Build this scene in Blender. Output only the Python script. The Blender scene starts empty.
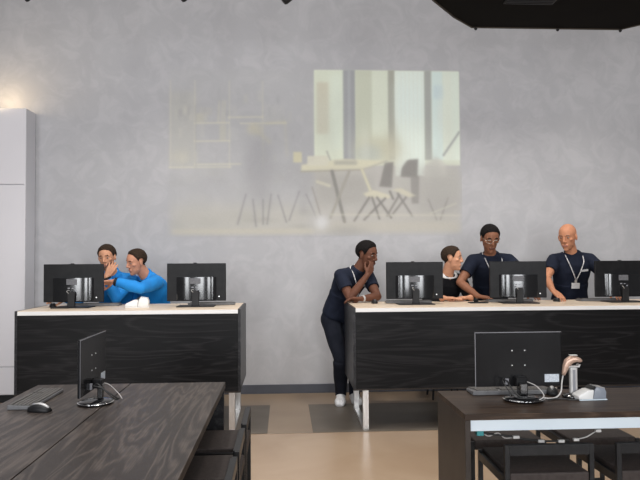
import bpy, bmesh, math, random
import numpy as np
from mathutils import Vector, Matrix, Euler

random.seed(7)
R = math.radians
scene = bpy.context.scene
COL = scene.collection

# ------------------------------------------------------------------ camera
F_PX = 650.0
CAM = Vector((0.0, 0.0, 1.45))
CAM_ROT = (Matrix.Rotation(R(-3.17), 3, 'Z') @ Matrix.Rotation(R(91.76), 3, 'X')
           @ Matrix.Rotation(R(-0.35), 3, 'Z'))
cam_data = bpy.data.cameras.new('camera')
cam_data.sensor_width = 36.0
cam_data.lens = 36.0 * F_PX / 640.0
cam = bpy.data.objects.new('camera', cam_data)
cam.matrix_world = Matrix.Translation(CAM) @ CAM_ROT.to_4x4()
COL.objects.link(cam)
scene.camera = cam

# ------------------------------------------------------------------ world, lights, exposure
world = bpy.data.worlds.new('world')
scene.world = world
world.use_nodes = True
wn = world.node_tree.nodes
wn['Background'].inputs['Color'].default_value = (0.93, 0.96, 1.0, 1)
wn['Background'].inputs['Strength'].default_value = 0.16


def area_light(name, loc, target, sx, sy, power, color=(1, 1, 1)):
    d = bpy.data.lights.new(name, 'AREA')
    d.shape = 'RECTANGLE'
    d.size, d.size_y = sx, sy
    d.energy = power
    d.color = color
    o = bpy.data.objects.new(name, d)
    o.location = loc
    o.rotation_euler = (Vector(target) - Vector(loc)).to_track_quat('-Z', 'Y').to_euler()
    COL.objects.link(o)
    return o


def spot_light(name, loc, target, power, angle, color=(1, 1, 1), size=0.06, blend=0.5):
    d = bpy.data.lights.new(name, 'SPOT')
    d.energy = power
    d.spot_size = R(angle)
    d.spot_blend = blend
    d.color = color
    d.shadow_soft_size = size
    o = bpy.data.objects.new(name, d)
    o.location = loc
    o.rotation_euler = (Vector(target) - Vector(loc)).to_track_quat('-Z', 'Y').to_euler()
    COL.objects.link(o)
    return o


# daylight through the tall shop windows behind the photographer
for wx in (-4.2, -1.4, 1.4, 4.2):
    area_light('window_daylight', (wx, -4.6, 2.5), (wx * 0.8, 6.0, 2.7), 1.3, 3.6, 310, (0.95, 0.97, 1.0))
area_light('overhead_fill', (0.5, 3.0, 5.3), (0.5, 3.0, 0.0), 8.0, 4.0, 440, (0.98, 0.98, 1.0))  # added soft fill from above, not a fixture of the room
# ceiling lamps over the counters
spot_light('ceiling_lamp', (-1.05, 5.25, 4.3), (-1.0, 5.75, 0.0), 300, 105, (1.0, 0.94, 0.86), 0.10, 0.8)
spot_light('ceiling_lamp', (1.35, 5.25, 4.3), (1.4, 5.75, 0.0), 300, 105, (1.0, 0.94, 0.86), 0.10, 0.8)
spot_light('ceiling_lamp', (3.2, 5.25, 4.3), (3.2, 5.75, 0.0), 240, 105, (1.0, 0.94, 0.86), 0.10, 0.8)
spot_light('ceiling_lamp', (0.4, 3.0, 4.6), (0.4, 3.6, 0.0), 180, 100, (1.0, 0.90, 0.78), 0.15, 0.9)
# warm lamp glow on the wall above the tall cabinet
spot_light('warm_wall_lamp', (-2.98, 6.88, 3.05), (-2.88, 7.14, 3.36), 25, 172, (1.0, 0.76, 0.46), 0.14, 1.0)

scene.view_settings.view_transform = 'Standard'
scene.view_settings.look = 'None'
scene.view_settings.gamma = 1.0
scene.view_settings.use_curve_mapping = False
scene.view_settings.exposure = -0.71

# ------------------------------------------------------------------ helpers
WALL_Y = 7.14
COUNTER_Z = 1.04
CF, CB = 5.54, 6.33      # counter front / rear
TABLE_Z = 0.74


def ray(px, py):
    return CAM_ROT @ Vector(((px - 320.0) / F_PX, (240.0 - py) / F_PX, -1.0))


def at_y(px, py, Y):
    d = ray(px, py)
    return CAM + d * ((Y - CAM.y) / d.y)


def at_z(px, py, Z):
    d = ray(px, py)
    return CAM + d * ((Z - CAM.z) / d.z)


def srgb(r, g, b):
    def f(c):
        c /= 255.0
        return c / 12.92 if c <= 0.04045 else ((c + 0.055) / 1.055) ** 2.4
    return (f(r), f(g), f(b), 1.0)


def new_mat(name, color, rough=0.5, metal=0.0, spec=0.5, coat=0.0):
    m = bpy.data.materials.new(name)
    m.use_nodes = True
    b = m.node_tree.nodes['Principled BSDF']
    b.inputs['Base Color'].default_value = color
    b.inputs['Roughness'].default_value = rough
    b.inputs['Metallic'].default_value = metal
    b.inputs['Specular IOR Level'].default_value = spec
    b.inputs['Coat Weight'].default_value = coat
    return m


def noise_mat(name, c1, c2, scale=8.0, rough=0.5, stretch=(1, 1, 1), detail=4.0, bump=0.0, dist=0.0,
              lo=0.35, hi=0.65, spec=0.5, metal=0.0, rough_var=0.0):
    m = new_mat(name, c1, rough, metal, spec)
    nt = m.node_tree
    b = nt.nodes['Principled BSDF']
    tc = nt.nodes.new('ShaderNodeTexCoord')
    mp = nt.nodes.new('ShaderNodeMapping')
    mp.inputs['Scale'].default_value = stretch
    nz = nt.nodes.new('ShaderNodeTexNoise')
    nz.inputs['Scale'].default_value = scale
    nz.inputs['Detail'].default_value = detail
    nz.inputs['Distortion'].default_value = dist
    rp = nt.nodes.new('ShaderNodeValToRGB')
    rp.color_ramp.elements[0].position = lo
    rp.color_ramp.elements[0].color = c1
    rp.color_ramp.elements[1].position = hi
    rp.color_ramp.elements[1].color = c2
    nt.links.new(tc.outputs['Object'], mp.inputs['Vector'])
    nt.links.new(mp.outputs['Vector'], nz.inputs['Vector'])
    nt.links.new(nz.outputs['Fac'], rp.inputs['Fac'])
    nt.links.new(rp.outputs['Color'], b.inputs['Base Color'])
    if bump:
        bp = nt.nodes.new('ShaderNodeBump')
        bp.inputs['Strength'].default_value = bump
        bp.inputs['Distance'].default_value = 0.01
        nt.links.new(nz.outputs['Fac'], bp.inputs['Height'])
        nt.links.new(bp.outputs['Normal'], b.inputs['Normal'])
    if rough_var:
        mr = nt.nodes.new('ShaderNodeMapRange')
        mr.inputs['To Min'].default_value = rough - rough_var
        mr.inputs['To Max'].default_value = rough + rough_var
        nt.links.new(nz.outputs['Fac'], mr.inputs['Value'])
        nt.links.new(mr.outputs['Result'], b.inputs['Roughness'])
    return m


def plaster_nodes(nt, k=1.0):
    """grey trowelled plaster colour; returns (colour socket, height socket)"""
    tc = nt.nodes.new('ShaderNodeTexCoord')
    n1 = nt.nodes.new('ShaderNodeTexNoise')
    n1.inputs['Scale'].default_value = 0.9
    n1.inputs['Detail'].default_value = 7
    n1.inputs['Roughness'].default_value = 0.62
    n1.inputs['Distortion'].default_value = 0.4
    r1 = nt.nodes.new('ShaderNodeValToRGB')
    r1.color_ramp.elements[0].position = 0.30
    r1.color_ramp.elements[0].color = (0.385 * k, 0.380 * k, 0.392 * k, 1)
    r1.color_ramp.elements[1].position = 0.72
    r1.color_ramp.elements[1].color = (0.445 * k, 0.439 * k, 0.448 * k, 1)
    n2 = nt.nodes.new('ShaderNodeTexNoise')
    n2.inputs['Scale'].default_value = 4.2
    n2.inputs['Detail'].default_value = 9
    n2.inputs['Roughness'].default_value = 0.6
    n2.inputs['Distortion'].default_value = 1.2
    r2 = nt.nodes.new('ShaderNodeValToRGB')
    r2.color_ramp.elements[0].position = 0.44
    r2.color_ramp.elements[0].color = (0.948, 0.948, 0.948, 1)
    r2.color_ramp.elements[1].position = 0.62
    r2.color_ramp.elements[1].color = (1.042, 1.039, 1.036, 1)
    mx = nt.nodes.new('ShaderNodeMix')
    mx.data_type = 'RGBA'
    mx.blend_type = 'MULTIPLY'
    mx.inputs['Factor'].default_value = 1.0
    for n in (n1, n2):
        nt.links.new(tc.outputs['Object'], n.inputs['Vector'])
    nt.links.new(n1.outputs['Fac'], r1.inputs['Fac'])
    nt.links.new(n2.outputs['Fac'], r2.inputs['Fac'])
    nt.links.new(r1.outputs['Color'], mx.inputs[6])
    nt.links.new(r2.outputs['Color'], mx.inputs[7])
    return mx.outputs[2], n2.outputs['Fac']


def plaster_mat(name, k=1.0, picture=False):
    m = new_mat(name, (0.4, 0.4, 0.4, 1), 0.62, 0, 0.3)
    nt = m.node_tree
    b = nt.nodes['Principled BSDF']
    c, h = plaster_nodes(nt, k)
    if picture:
        at = nt.nodes.new('ShaderNodeAttribute')
        at.attribute_name = 'picture'
        mx = nt.nodes.new('ShaderNodeMix')
        mx.data_type = 'RGBA'
        nt.links.new(at.outputs['Alpha'], mx.inputs['Factor'])
        nt.links.new(c, mx.inputs[6])
        nt.links.new(at.outputs['Color'], mx.inputs[7])
        c = mx.outputs[2]
    nt.links.new(c, b.inputs['Base Color'])
    bp = nt.nodes.new('ShaderNodeBump')
    bp.inputs['Strength'].default_value = 0.06
    bp.inputs['Distance'].default_value = 0.02
    nt.links.new(h, bp.inputs['Height'])
    nt.links.new(bp.outputs['Normal'], b.inputs['Normal'])
    return m


def wood_mat(name, dark, light, axis='x', rough=0.4, scale=1.0, spec=0.5, lo=0.42, hi=0.68, across='z'):
    """open grained stained veneer: rings stretched along one axis"""
    m = new_mat(name, dark, rough, 0, spec)
    nt = m.node_tree
    b = nt.nodes['Principled BSDF']
    tc = nt.nodes.new('ShaderNodeTexCoord')
    mp = nt.nodes.new('ShaderNodeMapping')
    st = {'x': (0.35, 3.2, 3.2), 'y': (3.2, 0.35, 3.2), 'z': (3.2, 3.2, 0.35)}[axis]
    mp.inputs['Scale'].default_value = [s * scale for s in st]
    n0 = nt.nodes.new('ShaderNodeTexNoise')
    n0.inputs['Scale'].default_value = 1.4
    n0.inputs['Detail'].default_value = 3
    n0.inputs['Distortion'].default_value = 0.6
    mul = nt.nodes.new('ShaderNodeMath')
    mul.operation = 'MULTIPLY'
    mul.inputs[1].default_value = 17.0
    fr = nt.nodes.new('ShaderNodeMath')
    fr.operation = 'PINGPONG'
    fr.inputs[1].default_value = 1.0
    mp2 = nt.nodes.new('ShaderNodeMapping')
    mp2.inputs['Scale'].default_value = [s * scale * (2.2 if s < 1 else 26) for s in st]
    n1 = nt.nodes.new('ShaderNodeTexNoise')
    n1.inputs['Scale'].default_value = 1.6
    n1.inputs['Detail'].default_value = 3
    ad = nt.nodes.new('ShaderNodeMath')
    ad.operation = 'MULTIPLY'
    rp = nt.nodes.new('ShaderNodeValToRGB')
    rp.color_ramp.elements[0].position = lo - 0.22
    rp.color_ramp.elements[0].color = dark
    rp.color_ramp.elements[1].position = hi - 0.10
    rp.color_ramp.elements[1].color = light
    L = nt.links.new
    L(tc.outputs['Object'], mp.inputs['Vector'])
    L(tc.outputs['Object'], mp2.inputs['Vector'])
    L(mp.outputs['Vector'], n0.inputs['Vector'])
    L(mp2.outputs['Vector'], n1.inputs['Vector'])
    L(n0.outputs['Fac'], mul.inputs[0])
    L(mul.outputs[0], fr.inputs[0])
    L(fr.outputs[0], ad.inputs[0])
    L(n1.outputs['Fac'], ad.inputs[1])
    L(ad.outputs[0], rp.inputs['Fac'])
    L(rp.outputs['Color'], b.inputs['Base Color'])
    bp = nt.nodes.new('ShaderNodeBump')
    bp.inputs['Strength'].default_value = 0.10
    bp.inputs['Distance'].default_value = 0.004
    L(ad.outputs[0], bp.inputs['Height'])
    L(bp.outputs['Normal'], b.inputs['Normal'])
    return m


M = {}
M['wall'] = plaster_mat('grey_plaster')
M['picture'] = plaster_mat('projection_on_plaster', picture=True)
M['floor'] = noise_mat('polished_floor', (0.365, 0.258, 0.172, 1), (0.435, 0.320, 0.222, 1), 1.6, 0.26, detail=6, dist=0.8,
                       lo=0.3, hi=0.7, rough_var=0.015)
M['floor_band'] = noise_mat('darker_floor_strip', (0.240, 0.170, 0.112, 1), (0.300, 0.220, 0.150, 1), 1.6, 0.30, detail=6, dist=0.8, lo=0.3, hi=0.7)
M['mat'] = noise_mat('dark_counter_shade', (0.110, 0.090, 0.070, 1), (0.130, 0.108, 0.086, 1), 5, 0.45)  # shade under the counters is put into this dark colour
M['ceiling'] = noise_mat('dark_ceiling', (0.10, 0.10, 0.10, 1), (0.14, 0.14, 0.14, 1), 4, 0.9)
M['baseboard'] = noise_mat('slate_baseboard', srgb(66, 68, 76), srgb(74, 76, 84), 5, 0.5)
M['wood_front'] = wood_mat('black_oak_front', (0.007, 0.007, 0.0075, 1), (0.019, 0.018, 0.019, 1), 'x', 0.34, spec=0.12, scale=1.5)
M['wood_side'] = wood_mat('black_oak_side', (0.018, 0.018, 0.020, 1), (0.042, 0.041, 0.043, 1), 'y', 0.34, spec=0.22)
M['wood_table'] = wood_mat('brown_black_oak_top', (0.030, 0.0225, 0.019, 1), (0.092, 0.072, 0.060, 1), 'y', 0.40, scale=1.7, spec=0.4)
M['wood_table_x'] = wood_mat('brown_black_oak_top_cross', (0.028, 0.017, 0.011, 1), (0.068, 0.043, 0.029, 1), 'x', 0.42, scale=1.5, spec=0.2)
M['wood_edge'] = noise_mat('black_oak_edge', (0.022, 0.0165, 0.0135, 1), (0.034, 0.026, 0.021, 1), 6, 0.45, spec=0.3)
M['birch'] = noise_mat('pale_birch_top', (0.72, 0.57, 0.42, 1), (0.82, 0.68, 0.53, 1), 3, 0.35, stretch=(0.4, 6, 6))
M['white_edge'] = noise_mat('white_edge_band', (0.80, 0.79, 0.77, 1), (0.84, 0.83, 0.81, 1), 3, 0.4)
M['white_lam'] = noise_mat('white_laminate', (0.63, 0.61, 0.63, 1), (0.66, 0.64, 0.66, 1), 1.5, 0.35)
M['cab_side'] = noise_mat('white_laminate_side', (0.58, 0.57, 0.59, 1), (0.61, 0.60, 0.62, 1), 1.5, 0.4)
M['black'] = noise_mat('matt_black', (0.010, 0.010, 0.011, 1), (0.016, 0.016, 0.017, 1), 12, 0.5, spec=0.3)
M['black_metal'] = noise_mat('black_powder_coat', (0.012, 0.012, 0.013, 1), (0.018, 0.018, 0.019, 1), 30, 0.34, spec=0.2)
M['seat'] = noise_mat('black_seat_pad', (0.034, 0.026, 0.024, 1), (0.048, 0.038, 0.035, 1), 60, 0.6, spec=0.25)
M['gloss'] = noise_mat('gloss_black_plastic', (0.008, 0.008, 0.009, 1), (0.011, 0.011, 0.012, 1), 5, 0.12, spec=0.9)
M['satin'] = noise_mat('satin_black_plastic', (0.012, 0.012, 0.013, 1), (0.017, 0.017, 0.018, 1), 14, 0.30, spec=0.10)
M['panel_black'] = noise_mat('panel_back_black', (0.007, 0.007, 0.008, 1), (0.010, 0.010, 0.011, 1), 5, 0.2, spec=0.16)
M['screen'] = noise_mat('dark_screen_glass', (0.006, 0.006, 0.008, 1), (0.008, 0.008, 0.010, 1), 2, 0.08)
M['grey_plate'] = noise_mat('grey_label_plate', (0.10, 0.10, 0.11, 1), (0.14, 0.14, 0.15, 1), 60, 0.5)
M['sticker'] = noise_mat('pale_sticker', (0.42, 0.46, 0.52, 1), (0.62, 0.66, 0.70, 1), 160, 0.5)
M['dot'] = new_mat('bright_metal_dot', (0.7, 0.7, 0.7, 1), 0.3, 0.6)
M['steel'] = noise_mat('brushed_steel', (0.62, 0.61, 0.60, 1), (0.72, 0.71, 0.70, 1), 40, 0.30, stretch=(1, 1, 0.1), metal=0.75)
M['chrome'] = new_mat('chrome', (0.75, 0.75, 0.76, 1), 0.12, 1.0)
M['silver'] = noise_mat('silver_plastic', (0.48, 0.47, 0.46, 1), (0.56, 0.55, 0.54, 1), 20, 0.3, metal=0.3)
M['grey'] = noise_mat('grey_plastic', (0.20, 0.20, 0.22, 1), (0.24, 0.24, 0.26, 1), 20, 0.4)
M['key'] = noise_mat('keycap_grey', (0.085, 0.080, 0.074, 1), (0.11, 0.102, 0.094, 1), 20, 0.5)
M['kb_body'] = noise_mat('keyboard_grey', (0.10, 0.10, 0.105, 1), (0.13, 0.13, 0.135, 1), 20, 0.42)
M['white_pl'] = noise_mat('white_plastic', (0.74, 0.73, 0.71, 1), (0.80, 0.79, 0.77, 1), 10, 0.35)
M['band'] = noise_mat('pale_blue_white_panel', (0.58, 0.66, 0.72, 1), (0.61, 0.69, 0.75, 1), 4, 0.4)
M['canopy'] = noise_mat('black_canopy', (0.0035, 0.003, 0.0027, 1), (0.005, 0.0045, 0.004, 1), 4, 0.8, spec=0.1)
M['rim'] = noise_mat('bronze_rim', (0.030, 0.022, 0.015, 1), (0.04, 0.03, 0.02, 1), 10, 0.5)
M['teal'] = noise_mat('teal_plug', (0.05, 0.35, 0.38, 1), (0.08, 0.42, 0.44, 1), 20, 0.4)
M['cable'] = noise_mat('black_cable', (0.02, 0.02, 0.02, 1), (0.03, 0.03, 0.03, 1), 20, 0.5)
M['cable_grey'] = noise_mat('grey_cable', (0.50, 0.48, 0.46, 1), (0.60, 0.58, 0.56, 1), 20, 0.4)


# ---- mesh building
def finish(bm, name, mat, parent=None, smooth=False, loc=None):
    bmesh.ops.recalc_face_normals(bm, faces=bm.faces)
    me = bpy.data.meshes.new(name)
    bm.to_mesh(me)
    bm.free()
    for mm in (mat if isinstance(mat, (list, tuple)) else [mat]):
        me.materials.append(M[mm] if isinstance(mm, str) else mm)
    if smooth:
        for p in me.polygons:
            p.use_smooth = True
    o = bpy.data.objects.new(name, me)
    COL.objects.link(o)
    if parent is not None:
        o.parent = parent
    if loc is not None:
        o.location = loc
    return o


def smooth_by_angle(o, deg=40):
    me = o.data
    for p in me.polygons:
        p.use_smooth = True
    try:
        me.set_sharp_from_angle(angle=R(deg))
    except Exception:
        pass


def bx(bm, x0, x1, y0, y1, z0, z1, bevel=0.0, mi=0, seg=2, mat=None):
    vs = [bm.verts.new(p) for p in ((x0, y0, z0), (x1, y0, z0), (x1, y1, z0), (x0, y1, z0),
                                    (x0, y0, z1), (x1, y0, z1), (x1, y1, z1), (x0, y1, z1))]
    fs = [bm.faces.new([vs[i] for i in f]) for f in ((0, 3, 2, 1), (4, 5, 6, 7), (0, 1, 5, 4), (1, 2, 6, 5),
                                                     (2, 3, 7, 6), (3, 0, 4, 7))]
    for f in fs:
        f.material_index = mi
    if mat is not None:
        bmesh.ops.transform(bm, matrix=mat, verts=vs)
    if bevel > 0:
        es = list({e for f in fs for e in f.edges})
        r = bmesh.ops.bevel(bm, geom=es, offset=bevel, segments=seg, affect='EDGES', profile=0.5)
        for f in r['faces']:
            f.material_index = mi
    return vs


def prism(bm, poly, z0, z1, bevel=0.0, mat=None, mi=0, bevel_vert=False):
    """extrude a 2D polygon (x,y) from z0 to z1, optional matrix"""
    a = [bm.verts.new((p[0], p[1], z0)) for p in poly]
    b = [bm.verts.new((p[0], p[1], z1)) for p in poly]
    n = len(poly)
    fs = [bm.faces.new(a[::-1]), bm.faces.new(b)]
    for i in range(n):
        fs.append(bm.faces.new((a[i], a[(i + 1) % n], b[(i + 1) % n], b[i])))
    for f in fs:
        f.material_index = mi
    vs = a + b
    if mat is not None:
        bmesh.ops.transform(bm, matrix=mat, verts=vs)
    if bevel > 0:
        es = list({e for f in fs[:2] for e in f.edges})
        bmesh.ops.bevel(bm, geom=es, offset=bevel, segments=2, affect='EDGES', profile=0.5)
    return vs


def tube(bm, pts, r, n=8, closed=False, mi=0, r_end=None):
    pts = [Vector(p) for p in pts]
    m = len(pts)
    rings = []
    ref = None
    for i, p in enumerate(pts):
        if closed:
            t = (pts[(i + 1) % m] - pts[i - 1])
        else:
            t = pts[min(i + 1, m - 1)] - pts[max(i - 1, 0)]
        t.normalize()
        if ref is None:
            ref = Vector((0, 0, 1)) if abs(t.z) < 0.9 else Vector((1, 0, 0))
        u = t.cross(ref)
        if u.length < 1e-6:
            u = t.cross(Vector((0, 1, 0)))
        u.normalize()
        w = u.cross(t).normalized()
        ref = w
        rr = r if r_end is None else r + (r_end - r) * i / max(1, m - 1)
        rings.append([bm.verts.new(p + (u * math.cos(2 * math.pi * k / n) + w * math.sin(2 * math.pi * k / n)) * rr)
                      for k in range(n)])
    for i in range(m if closed else m - 1):
        a, b = rings[i], rings[(i + 1) % m]
        for k in range(n):
            f = bm.faces.new((a[k], a[(k + 1) % n], b[(k + 1) % n], b[k]))
            f.material_index = mi
    if not closed:
        bm.faces.new(rings[0][::-1]).material_index = mi
        bm.faces.new(rings[-1]).material_index = mi


def spline(ctrl, n=10):
    P = [Vector(c) for c in ctrl]
    P = [P[0] * 2 - P[1]] + P + [P[-1] * 2 - P[-2]]
    out = []
    for i in range(1, len(P) - 2):
        for k in range(n):
            t = k / n
            a, b, c, d = P[i - 1], P[i], P[i + 1], P[i + 2]
            out.append(0.5 * (2 * b + (c - a) * t + (2 * a - 5 * b + 4 * c - d) * t * t + (3 * b - a - 3 * c + d) * t ** 3))
    out.append(P[-2])
    return out


def lathe(bm, prof, c=(0, 0, 0), n=24, sx=1.0, sy=1.0, mat=None, mi=0):
    rings = []
    allv = []
    for r, z in prof:
        ring = [bm.verts.new((c[0] + r * sx * math.cos(2 * math.pi * k / n), c[1] + r * sy * math.sin(2 * math.pi * k / n), c[2] + z))
                for k in range(n)]
        rings.append(ring)
        allv += ring
    for a, b in zip(rings, rings[1:]):
        for k in range(n):
            bm.faces.new((a[k], a[(k + 1) % n], b[(k + 1) % n], b[k])).material_index = mi
    bm.faces.new(rings[0][::-1]).material_index = mi
    bm.faces.new(rings[-1]).material_index = mi
    if mat is not None:
        bmesh.ops.transform(bm, matrix=mat, verts=allv)


def ellipsoid(bm, c, rx, ry, rz, basis=None, nu=16, nv=10):
    mat = Matrix.Translation(Vector(c)) @ ((basis.to_4x4() if basis is not None else Matrix.Identity(4)) @ Matrix.Diagonal((rx, ry, rz, 1)))
    bmesh.ops.create_uvsphere(bm, u_segments=nu, v_segments=nv, radius=1.0, matrix=mat)


def capsule(bm, a, b, ra, rb, n=14):
    a, b = Vector(a), Vector(b)
    d = b - a
    L = d.length
    if L < 1e-6:
        ellipsoid(bm, a, ra, ra, ra)
        return
    q = d.to_track_quat('Z', 'Y').to_matrix()
    rings = []
    prof = []
    for k in range(5):
        th = -math.pi / 2 + (k + 0.35) / 5.35 * math.pi / 2
        prof.append((ra * math.cos(th), ra * math.sin(th)))
    prof += [(ra, 0.0), (rb, L)]
    for k in range(5):
        th = (k + 1) / 5.35 * math.pi / 2
        prof.append((rb * math.cos(th), L + rb * math.sin(th)))
    for r, z in prof:
        rings.append([bm.verts.new(a + q @ Vector((r * math.cos(2 * math.pi * k / n), r * math.sin(2 * math.pi * k / n), z))) for k in range(n)])
    for s, t in zip(rings, rings[1:]):
        for k in range(n):
            bm.faces.new((s[k], s[(k + 1) % n], t[(k + 1) % n], t[k]))
    bm.faces.new(rings[0][::-1])
    bm.faces.new(rings[-1])


def loft(bm, secs, n=28, power=2.3):
    """secs: list of (center, right, fwd, half width, half depth front, half depth back)"""
    rings = []
    for c, r, f, hw, hf, hb in secs:
        ring = []
        for k in range(n):
            th = 2 * math.pi * k / n
            cs, sn = math.cos(th), math.sin(th)
            x = math.copysign(abs(cs) ** (2 / power), cs) * hw
            y = math.copysign(abs(sn) ** (2 / power), sn)
            y *= hf if y > 0 else hb
            ring.append(bm.verts.new(c + r * x + f * y))
        rings.append(ring)
    for a, b in zip(rings, rings[1:]):
        for k in range(n):
            bm.faces.new((a[k], a[(k + 1) % n], b[(k + 1) % n], b[k]))
    bm.faces.new(rings[0][::-1])
    bm.faces.new(rings[-1])


# ---- object bookkeeping
def tag(o, label, cat, group=None, kind=None):
    o['label'] = label
    o['category'] = cat
    if group:
        o['group'] = group
    if kind:
        o['kind'] = kind
    return o


def thing(name, label, cat, loc=(0, 0, 0), rz=0.0, group=None):
    o = bpy.data.objects.new(name, None)
    o.empty_display_size = 0.1
    COL.objects.link(o)
    o.location = loc
    o.rotation_euler = (0, 0, rz)
    return tag(o, label, cat, group)


def structure(o, label=None, cat=None):
    o['kind'] = 'structure'
    if label:
        o['label'] = label
        o['category'] = cat
    return o


def dup(root, loc, rz, label, group=None):
    r = root.copy()
    COL.objects.link(r)
    r.location = loc
    r.rotation_euler = (0, 0, rz)
    r['label'] = label
    if group:
        r['group'] = group
    for ch in list(root.children):
        c = ch.copy()
        COL.objects.link(c)
        c.parent = r
        for g in list(ch.children):
            d = g.copy()
            COL.objects.link(d)
            d.parent = c
    return r


# ------------------------------------------------------------------ room shell
bm = bmesh.new()
bx(bm, -7, 9, -6, WALL_Y + 0.2, -0.1, 0.0)
structure(finish(bm, 'floor', 'floor'), 'polished beige brown floor of the room', 'floor')
bm = bmesh.new()
bx(bm, -7, 9, WALL_Y, WALL_Y + 0.2, 0.0, 5.4)
structure(finish(bm, 'wall_back', 'wall'), 'mottled grey plaster wall behind the counters', 'wall')
bm = bmesh.new()
bx(bm, -7, 9, -6, WALL_Y + 0.2, 5.4, 5.5)
structure(finish(bm, 'ceiling', 'ceiling'), 'dark ceiling high above the room', 'ceiling')
bm = bmesh.new()
bx(bm, -7, 9, WALL_Y - 0.014, WALL_Y - 0.0005, 0.0, 0.098, 0.003)
structure(finish(bm, 'baseboard_back', 'baseboard'), 'dark slate baseboard along the foot of the grey wall', 'baseboard')


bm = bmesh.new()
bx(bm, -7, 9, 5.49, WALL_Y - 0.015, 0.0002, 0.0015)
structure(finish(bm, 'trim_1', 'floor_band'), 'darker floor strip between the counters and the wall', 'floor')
for x0, x1, lab in ((at_z(-60, 433, 0).x, at_z(267.5, 433, 0).x, 'dark grey floor mat with the shade of the left counter put into its colour'),
                    (at_z(313, 433, 0).x, at_z(313, 433, 0).x + 3.9, 'dark grey floor mat with the shade of the long right counter put into its colour')):
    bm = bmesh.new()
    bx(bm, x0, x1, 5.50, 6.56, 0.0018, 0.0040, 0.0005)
    tag(finish(bm, 'floor_mat', 'mat'), lab, 'mat')  # thin dark sheet standing in for the shade under the counter


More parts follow.
